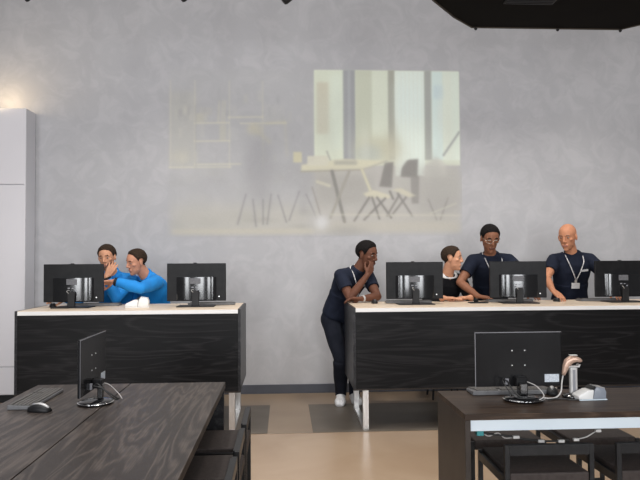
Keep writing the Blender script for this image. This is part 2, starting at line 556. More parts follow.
# ------------------------------------------------------------------ projected picture on the wall
def build_picture():
    X0, X1, Y0, Y1 = 168.0, 463.0, 67.0, 237.0
    SS = 1.25
    W, H = int((X1 - X0) * SS), int((Y1 - Y0) * SS)
    gx, gy = np.meshgrid((np.arange(W + 1)) / SS + X0, (np.arange(H + 1)) / SS + Y0)
    col = np.zeros((H + 1, W + 1, 3)) + np.array([166., 165, 166])
    alp = np.zeros((H + 1, W + 1))

    def sig(d, s):
        return 1.0 / (1.0 + np.exp(-np.clip(d / s, -30, 30)))

    def put(mask, c, a):
        nonlocal col, alp
        m = (mask * a)
        col = col * (1 - m[..., None]) + np.array(c, float) * m[..., None]
        alp = 1 - (1 - alp) * (1 - m)

    def rect(x0, y0, x1, y1, c, a=1.0, s=0.5):
        put(sig(gx - x0, s) * sig(x1 - gx, s) * sig(gy - y0, s) * sig(y1 - gy, s), c, a)

    def line(x0, y0, x1, y1, w, c, a=1.0, s=0.5):
        dx, dy = x1 - x0, y1 - y0
        L2 = dx * dx + dy * dy
        t = np.clip(((gx - x0) * dx + (gy - y0) * dy) / L2, 0, 1)
        d = np.hypot(gx - x0 - t * dx, gy - y0 - t * dy)
        put(sig(w / 2 - d, s), c, a)

    def poly(pts, c, a=1.0, s=0.6):
        # convex polygon, clockwise in image space
        m = np.ones_like(gx)
        n = len(pts)
        for i in range(n):
            (x0, y0), (x1, y1) = pts[i], pts[(i + 1) % n]
            L = math.hypot(x1 - x0, y1 - y0)
            d = ((x1 - x0) * (gy - y0) - (y1 - y0) * (gx - x0)) / L
            m = m * sig(d, s)
        put(m, c, a)

    def blob(cx, cy, rx, ry, c, a=1.0, s=0.15):
        put(sig(1 - np.hypot((gx - cx) / rx, (gy - cy) / ry), s), c, a)

    cream = (194, 191, 173)
    # faint left half: room with shelves
    rect(170, 70, 313, 235, (168, 168, 166), 0.42, 1.2)
    rect(170, 203, 313, 235, (180, 175, 160), 0.62, 4)
    rect(172, 229, 313, 234, (192, 184, 160), 0.55, 1.2)
    rect(170, 92, 196, 168, (176, 174, 162), 0.5, 1.5)
    for x in (171, 195, 229, 262):
        line(x, 82, x, 168, 1.4, cream, 0.6)
    for x0, y, x1 in ((195, 124, 228), (195, 142, 229), (228, 118, 262), (195, 165, 240), (170, 168, 230), (240, 124, 285)):
        line(x0, y, x1, y - 0.6, 1.6, cream, 0.9)
    for x in (219, 222.5, 225):
        line(x, 102, x - 1, 123, 1.6, (190, 186, 165), 0.6)
    for k in range(9):
        line(262 + k * 2.6, 106, 262 + k * 2.6, 121, 1.2, (188, 186, 172), 0.32)
    rect(196, 114, 204, 123, (184, 180, 160), 0.6)
    rect(199, 108, 212, 116, (178, 175, 165), 0.5)
    rect(219, 125, 226, 141, (190, 186, 162), 0.5)
    rect(230, 128, 238, 141, (178, 178, 176), 0.5)
    blob(254, 130, 8, 6, (194, 188, 160), 0.6)
    line(252, 128, 268, 142, 4, (190, 184, 160), 0.6, 1)
    line(266, 124, 284, 122, 2.5, (186, 182, 160), 0.6, 1)
    line(284, 124, 286, 156, 2, (186, 182, 160), 0.5, 1)
    blob(180, 158, 9, 7, (186, 182, 166), 0.5, 0.3)
    rect(195, 106, 196.5, 170, (150, 149, 150), 0.5)
    rs = np.random.default_rng(11)
    for _ in range(46):           # things standing on the shelves
        x, y = rs.uniform(172, 300), rs.choice([122, 140, 163, 117, 104]) + rs.uniform(-2, 1)
        w, h = rs.uniform(1.2, 5), rs.uniform(4, 15)
        c = rs.choice([188, 192, 150, 156, 184])
        rect(x, y - h, x + w, y, (c, c - 2, c - 14 if c > 170 else c), rs.uniform(0.25, 0.55), 0.7)
    for _ in range(40):           # clutter on the floor of the pictured room
        x, y = rs.uniform(172, 455), rs.uniform(172, 228)
        c = rs.choice([150, 186, 158, 144])
        blob(x, y, rs.uniform(3, 14), rs.uniform(1.5, 6), (c, c - 2, c - 10), rs.uniform(0.12, 0.3), 0.3)
    # dark seated shapes and table shade
    blob(258, 168, 15, 34, (143, 142, 144), 0.7, 0.22)
    blob(300, 176, 30, 14, (150, 149, 148), 0.5, 0.3)
    blob(215, 185, 40, 12, (158, 157, 158), 0.45, 0.3)
    rect(298, 184, 306, 215, (148, 147, 147), 0.5, 1.5)
    for x0, y0, x1, y1 in ((245, 195, 237, 224), (252, 200, 255, 226), (262, 200, 262, 224), (277, 196, 285, 222), (270, 195, 266, 224),
                           (298, 192, 288, 220), (305, 195, 316, 220)):
        line(x0, y0, x1, y1, 1.8, (132, 131, 131), 0.65)
    # right half: bright glazed wall
    rect(313, 69.3, 461, 166, (208, 214, 195), 1.0, 0.45)
    rect(313, 166, 461, 234, (180, 175, 164), 0.72, 1.5)
    rect(314, 70, 343, 160, (208, 213, 193), 0.9)
    rect(316, 82, 328, 134, (190, 180, 158), 0.7, 0.8)
    rect(330, 72, 342, 150, (212, 221, 205), 0.8, 2)
    rect(342.5, 69, 355, 165, (152, 153, 154), 1.0)
    rect(347, 69, 350, 165, (166, 168, 170), 0.8)
    rect(355, 69.5, 372, 160, (190, 193, 174), 0.9)
    rect(372, 70, 388, 142, (210, 215, 197), 0.9, 1.0)
    rect(388, 69, 395, 160, (160, 160, 148), 1.0)
    rect(395, 70, 425, 176, (217, 227, 217), 1.0)
    rect(396, 84, 424, 120, (216, 228, 222), 0.6, 3)
    for k in range(7):
        line(397 + k * 4.2, 72, 397 + k * 4.2, 170, 1.0, (212, 213, 200), 0.35)
    rect(425, 69, 432.5, 160, (160, 162, 156), 1.0)
    rect(432.5, 70, 444, 160, (205, 220, 215), 0.95)
    rect(444, 70, 460.5, 160, (214, 223, 210), 0.95)
    rect(434, 84, 444, 98, (190, 206, 208), 0.8, 1)
    rect(446, 71, 452, 160, (214, 216, 200), 0.5, 1.5)
    blob(375, 150, 20, 13, (186, 183, 160), 0.8, 0.2)
    blob(368, 154, 13, 9, (172, 178, 172), 0.7, 0.25)
    blob(392, 150, 9, 17, (176, 172, 150), 0.6, 0.25)
    for _ in range(26):           # leaves, folds and reflections in the glazing
        x, y = rs.uniform(314, 458), rs.uniform(95, 168)
        c = rs.choice([196, 214, 186, 222])
        blob(x, y, rs.uniform(2, 7), rs.uniform(6, 26), (c - 3, c, c - 12), rs.uniform(0.10, 0.28), 0.35)
    # arm lamp
    line(460, 132, 444, 155, 1.8, (150, 151, 150), 0.9)
    poly([(428, 162), (437, 157), (446, 164), (447, 177), (424, 178), (422, 172)], (196, 195, 186), 0.85, 1.0)
    blob(440, 200, 24, 18, (144, 142, 138), 0.6, 0.35)
    line(428, 200, 436, 220, 1.6, (130, 128, 124), 0.6)
    line(448, 198, 440, 220, 1.6, (130, 128, 124), 0.6)
    line(456, 204, 430, 214, 1.4, (188, 184, 170), 0.6)
    blob(452, 186, 14, 10, (164, 163, 158), 0.5, 0.3)
    blob(434, 170, 6, 14, (158, 157, 152), 0.35, 0.3)
    # table with boxes
    poly([(300, 165), (340, 159), (386, 161), (360, 170), (300, 172)], (200, 196, 172), 0.95)
    line(300, 172, 362, 170, 1.8, (158, 154, 142), 0.9)
    line(362, 170, 386, 161, 1.4, (168, 164, 150), 0.8)
    rect(306, 156, 327, 166, (200, 197, 180), 0.95)
    rect(292, 152, 301, 163, (196, 190, 160), 0.9)
    rect(333, 161, 356, 165, (150, 149, 142), 0.7, 0.8)
    line(326, 152, 329, 160, 1.4, (150, 149, 142), 0.7)
    rect(313, 174, 374, 206, (150, 148, 143), 0.6, 3)
    rect(388, 166, 461, 200, (162, 160, 155), 0.5, 3)
    line(331, 172, 343, 222, 3.4, (124, 122, 117), 0.9)
    line(348, 172, 329, 218, 3.0, (150, 147, 138), 0.85)
    line(361, 170, 369, 190, 2.8, (196, 192, 166), 0.85)
    line(311, 188, 319, 215, 2.0, (146, 143, 138), 0.8)
    line(316, 182, 328, 186, 3.0, (188, 184, 166), 0.8)
    # two chairs
    poly([(384, 163), (393, 162), (391, 188), (378, 187)], (124, 121, 117), 0.9)
    poly([(362, 194), (372, 190), (391, 196), (388, 199), (366, 198)], (194, 189, 168), 0.95)
    for x0, y0, x1, y1 in ((368, 198, 353, 221), (371, 198, 378, 219), (389, 192, 392, 199), (384, 199, 363, 220), (376, 198, 390, 218)):
        line(x0, y0, x1, y1, 2.2, (124, 121, 117), 0.9)
    poly([(407, 160), (418, 159), (417, 178), (400, 177), (401, 168)], (124, 121, 117), 0.9)
    poly([(410, 177), (419, 176), (418, 204), (411, 204)], (134, 131, 127), 0.8)
    poly([(391, 190), (400, 188), (415, 196), (408, 198)], (194, 189, 168), 0.8)
    for x0, y0, x1, y1 in ((398, 196, 386, 216), (397, 194, 411, 216), (405, 198, 392, 214)):
        line(x0, y0, x1, y1, 2.2, (128, 125, 121), 0.85)
    line(330, 215, 460, 216, 1.4, (196, 192, 176), 0.6, 0.8)
    rect(313, 222, 461, 234, (184, 178, 162), 0.5, 2)
    blob(320, 223, 8, 8, (188, 188, 188), 0.7, 0.2)
    blob(320, 223, 4, 5, (206, 206, 206), 0.5, 0.3)
    blob(346, 232, 16, 6, (152, 150, 146), 0.6, 0.3)
    rng = np.random.default_rng(3)
    col = col + rng.normal(0, 1.2, (H + 1, W + 1, 1))
    alp = np.clip(alp, 0, 0.95)

    p00 = at_y(X0 - 0.6, Y0 - 1.2, WALL_Y)
    p11 = at_y(X1 + 0.2, Y1 - 0.8, WALL_Y)
    U = (gx - X0) / (X1 - X0)
    V = (gy - Y0) / (Y1 - Y0)
    xs = p00.x + (p11.x - p00.x) * U
    zs = p00.z + (p11.z - p00.z) * V
    n = (W + 1) * (H + 1)
    front = np.stack([xs.ravel(), np.full(n, WALL_Y - 0.0014), zs.ravel()], 1)
    idx = np.arange(n).reshape(H + 1, W + 1)
    q = np.stack([idx[:-1, :-1], idx[1:, :-1], idx[1:, 1:], idx[:-1, 1:]], -1).reshape(-1, 4)
    back = np.array([[xs[0, 0], WALL_Y - 0.0004, zs[0, 0]], [xs[0, -1], WALL_Y - 0.0004, zs[0, -1]],
                     [xs[-1, -1], WALL_Y - 0.0004, zs[-1, -1]], [xs[-1, 0], WALL_Y - 0.0004, zs[-1, 0]]])
    c4 = [int(idx[0, 0]), int(idx[0, -1]), int(idx[-1, -1]), int(idx[-1, 0])]
    faces = [tuple(map(int, f)) for f in q]
    top = [int(i) for i in idx[0, :]]
    bot = [int(i) for i in idx[-1, :]]
    lef = [int(i) for i in idx[:, 0]]
    rig = [int(i) for i in idx[:, -1]]
    faces += [tuple(top + [n + 1, n]), tuple(bot[::-1] + [n + 3, n + 2]), tuple(lef[::-1] + [n, n + 3]), tuple(rig + [n + 2, n + 1]),
              (n, n + 1, n + 2, n + 3)]
    me = bpy.data.meshes.new('projected_picture')
    me.from_pydata(np.concatenate([front, back]).tolist(), [], faces)
    lin = np.clip(col, 0, 255) / 255.0
    lin = np.where(lin <= 0.04045, lin / 12.92, ((lin + 0.055) / 1.055) ** 2.4)
    rgba = np.concatenate([lin.reshape(-1, 3), alp.reshape(-1, 1)], 1)
    rgba = np.concatenate([rgba, np.zeros((4, 4))])
    at = me.attributes.new('picture', 'FLOAT_COLOR', 'POINT')
    at.data.foreach_set('color', rgba.astype(np.float32).ravel())
    me.materials.append(M['picture'])
    o = bpy.data.objects.new('projected_picture', me)
    COL.objects.link(o)
    tag(o, 'faint projected picture of a dining room with chairs and windows on the grey wall', 'projection')


build_picture()

# ------------------------------------------------------------------ tall white cabinet at the left
CABF = 6.86
cx1 = at_y(24.5, 300, CABF).x
ctop = at_y(12, 108, CABF).z
t = thing('tall_cabinet', 'tall white cabinet standing against the grey wall at the far left', 'cabinet', (cx1 - 0.55, 6.95, 0))
ox, oy = -(cx1 - 0.55), -6.95
bm = bmesh.new()
bx(bm, cx1 - 1.1 + ox, cx1 + ox, CABF + 0.02 + oy, WALL_Y - 0.016 + oy, 0.085, ctop, 0.002)
finish(bm, 'body', 'cab_side', t)
bm = bmesh.new()
bx(bm, cx1 - 1.1 + ox, cx1 - 0.02 + ox, CABF + 0.04 + oy, WALL_Y - 0.03 + oy, 0.0, 0.085)
finish(bm, 'plinth', 'black', t)
zs = [0.09, at_y(12, 367, CABF).z, at_y(12, 184.5, CABF).z, ctop]
for z0, z1 in zip(zs, zs[1:]):
    bm = bmesh.new()
    bx(bm, cx1 - 1.1 + ox, cx1 + ox, CABF + oy, CABF + 0.018 + oy, z0 + 0.004, z1 - 0.004, 0.003)
    finish(bm, 'door', 'white_lam', t)
bm = bmesh.new()
bx(bm, cx1 - 0.014 + ox, cx1 + 0.003 + ox, CABF - 0.004 + oy, CABF - 0.0005 + oy, 0.09, ctop, 0.001)
finish(bm, 'edge_trim', 'white_lam', t)


# ------------------------------------------------------------------ service counters
def counter(x0, x1, label, legs):
    xc, yc = (x0 + x1) / 2, (CF + CB) / 2
    t = thing('service_counter', label, 'counter', (xc, yc, 0), 0, None)
    a, b = x0 - xc, x1 - xc
    f, r = CF - yc, CB - yc
    zb = 0.350
    for s in (0, 1):
        bm = bmesh.new()
        xx = (a, a + 0.022) if s == 0 else (b - 0.022, b)
        bx(bm, xx[0], xx[1], f, r, zb, COUNTER_Z, 0.0015)
        finish(bm, 'side_panel', 'wood_side', t)
    bm = bmesh.new()
    bx(bm, a + 0.0225, b - 0.0225, f + 0.002, f + 0.022, zb, COUNTER_Z - 0.0395, 0.001)
    finish(bm, 'front_panel', 'wood_front', t)
    bm = bmesh.new()
    bx(bm, a + 0.0225, b - 0.0225, f, r, COUNTER_Z - 0.037, COUNTER_Z - 0.0045, 0.001)
    w = finish(bm, 'worktop', 'white_edge', t)
    bm = bmesh.new()
    bx(bm, a + 0.0225, b - 0.0225, f, r, COUNTER_Z - 0.0044, COUNTER_Z, 0.001)
    finish(bm, 'top_veneer', 'birch', w)
    bm = bmesh.new()
    bx(bm, a + 0.0225, b - 0.0225, f + 0.0225, r - 0.05, zb, zb + 0.02)
    finish(bm, 'lower_shelf', 'wood_edge', t)
    bm = bmesh.new()
    bx(bm, a, b, f - 0.004, f + 0.03, zb - 0.012, zb - 0.0005, 0.001)
    finish(bm, 'bottom_edge_strip', 'wood_edge', t)
    for lx in legs:
        bm = bmesh.new()
        p = lx - xc
        w2 = 0.025
        yf, yr = f + 0.012, r - 0.012
        bx(bm, p - w2, p + w2, yf, yf + 0.05, 0.0, zb - 0.0125, 0.002)
        bx(bm, p - w2, p + w2, yr - 0.05, yr, 0.0, zb - 0.0005, 0.002)
        bx(bm, p - w2, p + w2, yf + 0.05, yr - 0.05, 0.0, 0.03, 0.002)
        finish(bm, 'sled_leg', 'steel', t)
    return t


lx0 = at_y(14.5, 311, CF).x
lx1 = at_y(240.5, 311, CF).x
counter(lx0, lx1, 'black oak service counter on the left with two people in blue behind it', (lx0 + 0.10, lx1 - 0.075))
rx0 = at_y(353.0, 309, CF).x
rx1 = rx0 + 3.4
counter(rx0, rx1, 'long black oak service counter on the right with four people in dark tops', (rx0 + 0.105, rx0 + 1.75, rx1 - 0.1))


# ------------------------------------------------------------------ monitors on the counters (seen from behind)
def make_counter_monitor(label):
    t = thing('desktop_monitor', label, 'monitor', (0, 0, 0), 0, 'black monitors on the counters')
    W, H, zb = 0.525, 0.338, 0.048
    # screen housing: thin slab, rounded; screen faces +y (staff side)
    bm = bmesh.new()
    bx(bm, -W / 2, W / 2, 0.0, 0.022, zb, zb + H, 0.005)
    hs = finish(bm, 'screen_housing', 'satin', t)
    bm = bmesh.new()
    bx(bm, -W / 2 + 0.012, W / 2 - 0.012, 0.0222, 0.0235, zb + 0.014, zb + H - 0.012)
    finish(bm, 'screen', 'screen', hs)
    # rear cover, convex from side to side, on the lower two thirds
    bm = bmesh.new()
    n = 24
    bw = 0.355
    prof = []
    for k in range(n + 1):
        u = -1 + 2 * k / n
        prof.append((u * bw / 2, -0.004 - 0.030 * (1 - abs(u) ** 2.6) ** 0.6))
    poly = prof + [(bw / 2, -0.0003), (-bw / 2, -0.0003)]
    prism(bm, poly[::-1], zb + 0.012, zb + 0.215)
    rc = finish(bm, 'rear_cover', 'gloss', t)
    smooth_by_angle(rc, 35)
    bm = bmesh.new()
    bx(bm, -0.052, 0.04, -0.0365, -0.030, zb + 0.155, zb + 0.205, 0.001)
    finish(bm, 'port_plate', 'grey_plate', rc)
    bm = bmesh.new()
    bx(bm, -0.04, -0.02, -0.0362, -0.033, zb + 0.12, zb + 0.13)
    bx(bm, -0.005, 0.012, -0.0362, -0.033, zb + 0.12, zb + 0.128)
    bx(bm, 0.02, 0.034, -0.0362, -0.033, zb + 0.10, zb + 0.112)
    finish(bm, 'port', 'grey', rc)
    bm = bmesh.new()
    lathe(bm, [(0.006, 0), (0.006, 0.0012)], (0, 0, 0), 12, mat=Matrix.Translation((0.2, -0.0002, zb + 0.04)) @ Matrix.Rotation(R(90), 4, 'X'))
    finish(bm, 'button', 'dot', hs)
    bm = bmesh.new()
    bx(bm, -0.03, 0.0, 0.004, 0.02, zb + H + 0.0002, zb + H + 0.007, 0.002)
    finish(bm, 'webcam', 'black', hs)
    # stand
    bm = bmesh.new()
    poly = [(-0.036, 0.0), (0.03, 0.0), (0.026, 0.06), (0.032, 0.115), (0.022, 0.135), (-0.018, 0.135), (-0.034, 0.115), (-0.030, 0.06)]
    mt = Matrix.Translation((0, -0.045, 0.009)) @ Matrix.Rotation(R(90), 4, 'X')
    prism(bm, poly, -0.008, 0.022, 0.003, mat=mt)
    nk = finish(bm, 'stand_neck', 'black', t)
    bm = bmesh.new()
    tube(bm, spline([(-0.02, -0.07, 0.13), (-0.035, -0.078, 0.145), (-0.03, -0.05, 0.155), (-0.02, -0.036, 0.15)], 6), 0.0022, 6)
    finish(bm, 'plug_lead', 'cable_grey', nk, True)
    bm = bmesh.new()
    bx(bm, -0.165, 0.165, -0.105, 0.10, 0.0, 0.009, 0.003)
    finish(bm, 'stand_base', 'black', t)
    bm = bmesh.new()
    bx(bm, -0.028, 0.022, -0.037, 0.0, 0.06, 0.14)
    finish(bm, 'hinge', 'black', t)
    return t


def counter_spot(px, Y, z=COUNTER_Z):
    return Vector((at_y(px, 300, Y).x, Y, z + 0.0006))


mon_spots = [(73.5, 5.90, 0.0, 'black monitor on the left counter in front of the bearded man in blue'),
             (196.5, 5.90, 0.0, 'black monitor at the right end of the left counter with nobody behind it'),
             (415, 5.90, 0.0, 'black monitor between the man leaning on the counter end and the man in the pullover'),
             (518.5, 5.92, R(-4), 'black monitor on the right counter in front of the man with glasses'),
             (622.5, 5.94, R(2), 'black monitor cut by the right edge of the photo, beside the bald man')]
mon = None
for px, Y, rz, lab in mon_spots:
    if mon is None:
        mon = make_counter_monitor(lab)
        mon.location = counter_spot(px, Y)
        mon.rotation_euler = (0, 0, rz)
    else:
        dup(mon, counter_spot(px, Y), rz, lab)


def make_keyboard(label, group):
    t = thing('keyboard', label, 'keyboard', (0, 0, 0), 0, group)
    W, D = 0.43, 0.125
    bm = bmesh.new()
    # wedge body with rounded corners
    mt = Matrix.Rotation(R(3.0), 4, 'X')
    bx(bm, -W / 2, W / 2, -D / 2, D / 2, 0.0, 0.016, 0.004)
    for v in bm.verts:
        if v.co.z > 0.008:
            v.co.z += (v.co.y + D / 2) * 0.05
    finish(bm, 'keyboard_base', 'kb_body', t)
    bm = bmesh.new()
    for row in range(6):
        y = -D / 2 + 0.013 + row * 0.0185 + (0.004 if row == 5 else 0)
        x = -W / 2 + 0.010
        col = 0
        while x < W / 2 - 0.014:
            w = 0.0165
            if row == 0 and 4 <= col <= 4:
                w = 0.105
            elif row in (1, 2) and col == 0:
                w = 0.026
            if x + w > W / 2 - 0.008:
                break
            z = 0.016 + (y + D / 2) * 0.05
            if not (0.272 < x + W / 2 < 0.279 or 0.335 < x + W / 2 < 0.342):
                bx(bm, x, x + w, y - 0.0075, y + 0.0075, z + 0.0002, z + 0.006)
            x += w + 0.0025
            col += 1
    finish(bm, 'keys', 'key', t)
    return t


KBG = 'keyboards on the counters and tables'
kb_spots = [(97, 6.12, 0, 'grey keyboard behind the monitor of the two men in blue'),
            (212, 6.12, 0, 'grey keyboard behind the unattended monitor at the right end of the left counter'),
            (408, 6.10, R(-2), 'grey keyboard behind the first monitor on the right counter'),
            (509, 6.14, 0, 'grey keyboard under the hands of the man with glasses'),
            (600, 6.13, 0, 'grey keyboard beside the bald man at the right edge')]
kb = None
for px, Y, rz, lab in kb_spots:
    loc = counter_spot(px, Y)
    if kb is None:
        kb = make_keyboard(lab, KBG)
        kb.location = loc
        kb.rotation_euler = (0, 0, math.pi + rz)
    else:
        dup(kb, loc, math.pi + rz, lab)


def make_mouse(label, group):
    t = thing('computer_mouse', label, 'mouse', (0, 0, 0), 0, group)
    bm = bmesh.new()
    secs = []
    for k in range(9):
        u = k / 8
        y = -0.055 + 0.11 * u
        hw = 0.031 * math.sin(math.pi * (0.10 + 0.82 * u)) ** 0.5
        h = 0.006 + 0.030 * math.sin(math.pi * (0.08 + 0.80 * u)) ** 0.8
        secs.append((Vector((0, y, 0.001)), Vector((1, 0, 0)), Vector((0, 0, 1)), hw, h, 0.001))
    loft(bm, secs, 20, 2.4)
    b = finish(bm, 'mouse_body', 'black', t, True)
    bm = bmesh.new()
    lathe(bm, [(0.009, -0.003), (0.010, 0), (0.009, 0.003)], n=14, mat=Matrix.Translation((0, 0.028, 0.028)) @ Matrix.Rotation(R(90), 4, 'Y'))
    finish(bm, 'scroll_wheel', 'grey', b)
    return t


MG = 'computer mice on the counters and tables'
mouse = make_mouse('black mouse under the hand of the bearded man in blue', MG)
mouse.location = counter_spot(53, 6.0)
mouse.rotation_euler = (0, 0, math.pi + 0.3)
dup(mouse, counter_spot(374.5, 6.08), math.pi, 'black mouse between the elbow of the man resting his chin and the monitor')
bald_mouse = dup(mouse, counter_spot(556.5, 6.10), math.pi - 0.2, 'black mouse under the hand of the bald man')

# small handset cradle on the right counter
p = counter_spot(478, 5.98)
t = thing('scanner_cradle', 'small black cradle with a stub post lying beside the monitor of the man with glasses', 'cradle', p)
bm = bmesh.new()
bx(bm, -0.085, 0.085, -0.05, 0.05, 0, 0.010, 0.004)
finish(bm, 'cradle_base', 'black', t)
bm = bmesh.new()
lathe(bm, [(0.020, 0.0102), (0.018, 0.03), (0.022, 0.04), (0.010, 0.043)], (-0.02, 0.0, 0), 16)
finish(bm, 'cradle_post', 'black', t, True)


# ------------------------------------------------------------------ white card printers / readers
def card_printer(label, loc, rz, s, mats):
    """boxy terminal on the right, low sloping tray on the left, dark slot between them"""
    t = thing('card_terminal', label, 'card terminal', loc, rz, None)
    mt = Matrix.Rotation(R(90), 4, 'X')
    bm = bmesh.new()
    side = [(0.004, 0.008), (0.096, 0.008), (0.098, 0.055), (0.088, 0.078), (0.030, 0.088), (0.016, 0.070)]
    prism(bm, [(x * s, z * s) for x, z in side], -0.05 * s, 0.05 * s, 0.006 * s, mat=mt)
    body = finish(bm, 'terminal_body', mats[0], t)
    smooth_by_angle(body, 35)
    bm = bmesh.new()
    prism(bm, [(x * s, z * s) for x, z in [(0.030, 0.0885), (0.088, 0.0785), (0.090, 0.0815), (0.030, 0.0920)]], -0.046 * s, 0.046 * s, 0.0, mat=mt)
    finish(bm, 'top_cover', mats[1], t)
    bm = bmesh.new()
    prism(bm, [(x * s, z * s) for x, z in [(-0.098, 0.008), (0.002, 0.008), (0.010, 0.064), (0.004, 0.070), (-0.030, 0.066), (-0.090, 0.038), (-0.100, 0.026)]],
          -0.047 * s, 0.047 * s, 0.005 * s, mat=mt)
    smooth_by_angle(finish(bm, 'side_tray', mats[2], t), 35)
    bm = bmesh.new()
    prism(bm, [(x * s, z * s) for x, z in [(0.0105, 0.066), (0.0155, 0.071), (0.026, 0.086), (0.018, 0.092), (-0.012, 0.073), (0.004, 0.0715)]], -0.043 * s, 0.043 * s, 0.0, mat=mt)
    finish(bm, 'card_slot', 'black', t)
    bm = bmesh.new()
    bx(bm, -0.096 * s, 0.102 * s, -0.052 * s, 0.052 * s, 0.0, 0.0075 * s, 0.002 * s)
    finish(bm, 'base_plate', mats[3], t)
    return t


card_printer('white card terminal on the left counter beside the man pointing at the screen', counter_spot(137.5, 5.84), R(6), 1.02, ('white_pl', 'white_pl', 'white_pl', 'white_pl'))

# ------------------------------------------------------------------ left foreground table
TY1 = at_z(130, 383.5, TABLE_Z).y
TX = [at_z(40, 384, TABLE_Z).x, at_z(130, 384, TABLE_Z).x, at_z(224.6, 383.3, TABLE_Z).x]
TY0 = 1.45
xc, yc = TX[1], (TY0 + TY1) / 2
t = thing('work_table', 'dark oak work table in the left foreground with a seam along its middle', 'table', (xc, yc, 0))
for a, b in ((TX[0], TX[1] - 0.003), (TX[1] + 0.003, TX[2])):
    bm = bmesh.new()
    bx(bm, a - xc, b - xc, TY0 - yc, TY1 - yc, TABLE_Z - 0.035, TABLE_Z, 0.0015)
    finish(bm, 'tabletop', 'wood_table', t)
for y0 in (TY1 - 0.035, TY0 + 0.2):
    bm = bmesh.new()
    bx(bm, TX[0] + 0.005 - xc, TX[2] - 0.005 - xc, y0 - yc, y0 + 0.03 - yc, 0, TABLE_Z - 0.0355, 0.0015)
    finish(bm, 'end_panel', 'wood_side', t)
bm = bmesh.new()
bx(bm, TX[1] - 0.2 - xc, TX[1] + 0.2 - xc, TY0 + 0.235 - yc, TY1 - 0.036 - yc, TABLE_Z - 0.10, TABLE_Z - 0.0355)
finish(bm, 'cable_tray', 'black_metal', t)

# ------------------------------------------------------------------ right foreground table
RY0 = at_z(465, 414.5, TABLE_Z).y
RY1 = at_z(440, 391, TABLE_Z).y
RX0 = at_z(465, 414.5, TABLE_Z).x
RX1 = RX0 + 2.0
xc, yc = (RX0 + RX1) / 2, (RY0 + RY1) / 2
t = thing('work_table', 'dark oak work table in the right foreground with a white strip under its top', 'table', (xc, yc, 0))
bm = bmesh.new()
bx(bm, RX0 - xc, RX1 - xc, RY0 - yc, RY1 - yc, TABLE_Z - 0.028, TABLE_Z, 0.0015)
finish(bm, 'tabletop', 'wood_table_x', t)
for x in (RX0, RX1 - 0.026):
    bm = bmesh.new()
    bx(bm, x - xc, x + 0.026 - xc, RY0 - yc, RY1 - yc, 0.0, TABLE_Z - 0.0285, 0.0015)
    finish(bm, 'end_panel', 'wood_edge', t)
bm = bmesh.new()
bx(bm, RX0 + 0.0265 - xc, RX1 - 0.0265 - xc, RY0 + 0.012 - yc, RY0 + 0.03 - yc, TABLE_Z - 0.080, TABLE_Z - 0.0285, 0.001)
finish(bm, 'apron_strip', 'band', t)['label'] = 'white apron strip'
bm = bmesh.new()
bx(bm, RX0 + 0.0265 - xc, RX1 - 0.0265 - xc, RY1 - 0.06 - yc, RY1 - 0.04 - yc, TABLE_Z - 0.080, TABLE_Z - 0.0285, 0.001)
finish(bm, 'rear_rail', 'black_metal', t)


# ------------------------------------------------------------------ chairs
SEAT_Z = 0.48
CW, CD = 0.41, 0.42


def make_chair(label, group):
    t = thing('low_back_chair', label, 'chair', (0, 0, 0), 0, group)     # seat towards +y, back rail at -y
    q = 0.011
    w, d = CW / 2, CD / 2
    for sx in (-1, 1):
        bm = bmesh.new()
        x = sx * (w - q)
        bx(bm, x - q, x + q, -d, -d + 2 * q, 0, 0.612, 0.0015)
        finish(bm, 'back_post', 'black_metal', t)
        bm = bmesh.new()
        bx(bm, x - q, x + q, d - 2 * q, d, 0, SEAT_Z - 0.001, 0.0015)
        finish(bm, 'front_leg', 'black_metal', t)
        bm = bmesh.new()
        bx(bm, x - q, x + q, -d + 2 * q, d - 2 * q, SEAT_Z - 0.05, SEAT_Z - 0.012, 0.001)
        finish(bm, 'side_rail', 'black_metal', t)
    bm = bmesh.new()
    bx(bm, -w + 2 * q, w - 2 * q, -d, -d + 0.03, 0.565, 0.612, 0.002)
    finish(bm, 'back_rail', 'black_metal', t)
    bm = bmesh.new()
    bx(bm, -w + 2 * q + 0.0005, w - 2 * q - 0.0005, -d + 0.002, d - 0.002, SEAT_Z - 0.045, SEAT_Z + 0.008, 0.008, seg=3)
    finish(bm, 'seat', 'seat', t)
    for ys in (-d + 0.004, d - 0.018):
        bm = bmesh.new()
        bx(bm, -w + 2 * q, w - 2 * q, ys, ys + 0.014, 0.12, 0.134)
        finish(bm, 'stretcher', 'black_metal', t)
    return t


GL = 'black low chairs along the left table'
GR = 'black low chairs around the right table'
ch = make_chair('black low chair at the left table, the farthest from the camera', GL)
chx = -0.195 - CD / 2
for k, lab in enumerate(('black low chair at the left table, the farthest from the camera',
                         'black low chair second from the far end of the left table',
                         'black low chair nearest the camera at the left table, cut by the bottom edge')):
    loc = (chx + 0.0 - 0.004 * k, 3.57 - 0.475 * k, 0)
    if k == 0:
        ch.location = loc
        ch.rotation_euler = (0, 0, R(90))
    else:
        dup(ch, loc, R(90), lab)
xl = at_y(505, 449, 2.89).x + CW / 2
dup(ch, (xl, 2.89 + CD / 2, 0), 0, 'black low chair in front of the right table, the whole back rail in view', GR)
dup(ch, (xl + 0.515, 2.89 + CD / 2, 0), 0, 'black low chair in front of the right table, cut by the right edge', GR)
dup(ch, (xl + 0.0, 3.64, 0), R(180), 'black low chair on the far side of the right table, nearest its left end', GR)
dup(ch, (xl + 0.515, 3.64, 0), R(180), 'black low chair on the far side of the right table, towards the right edge', GR)


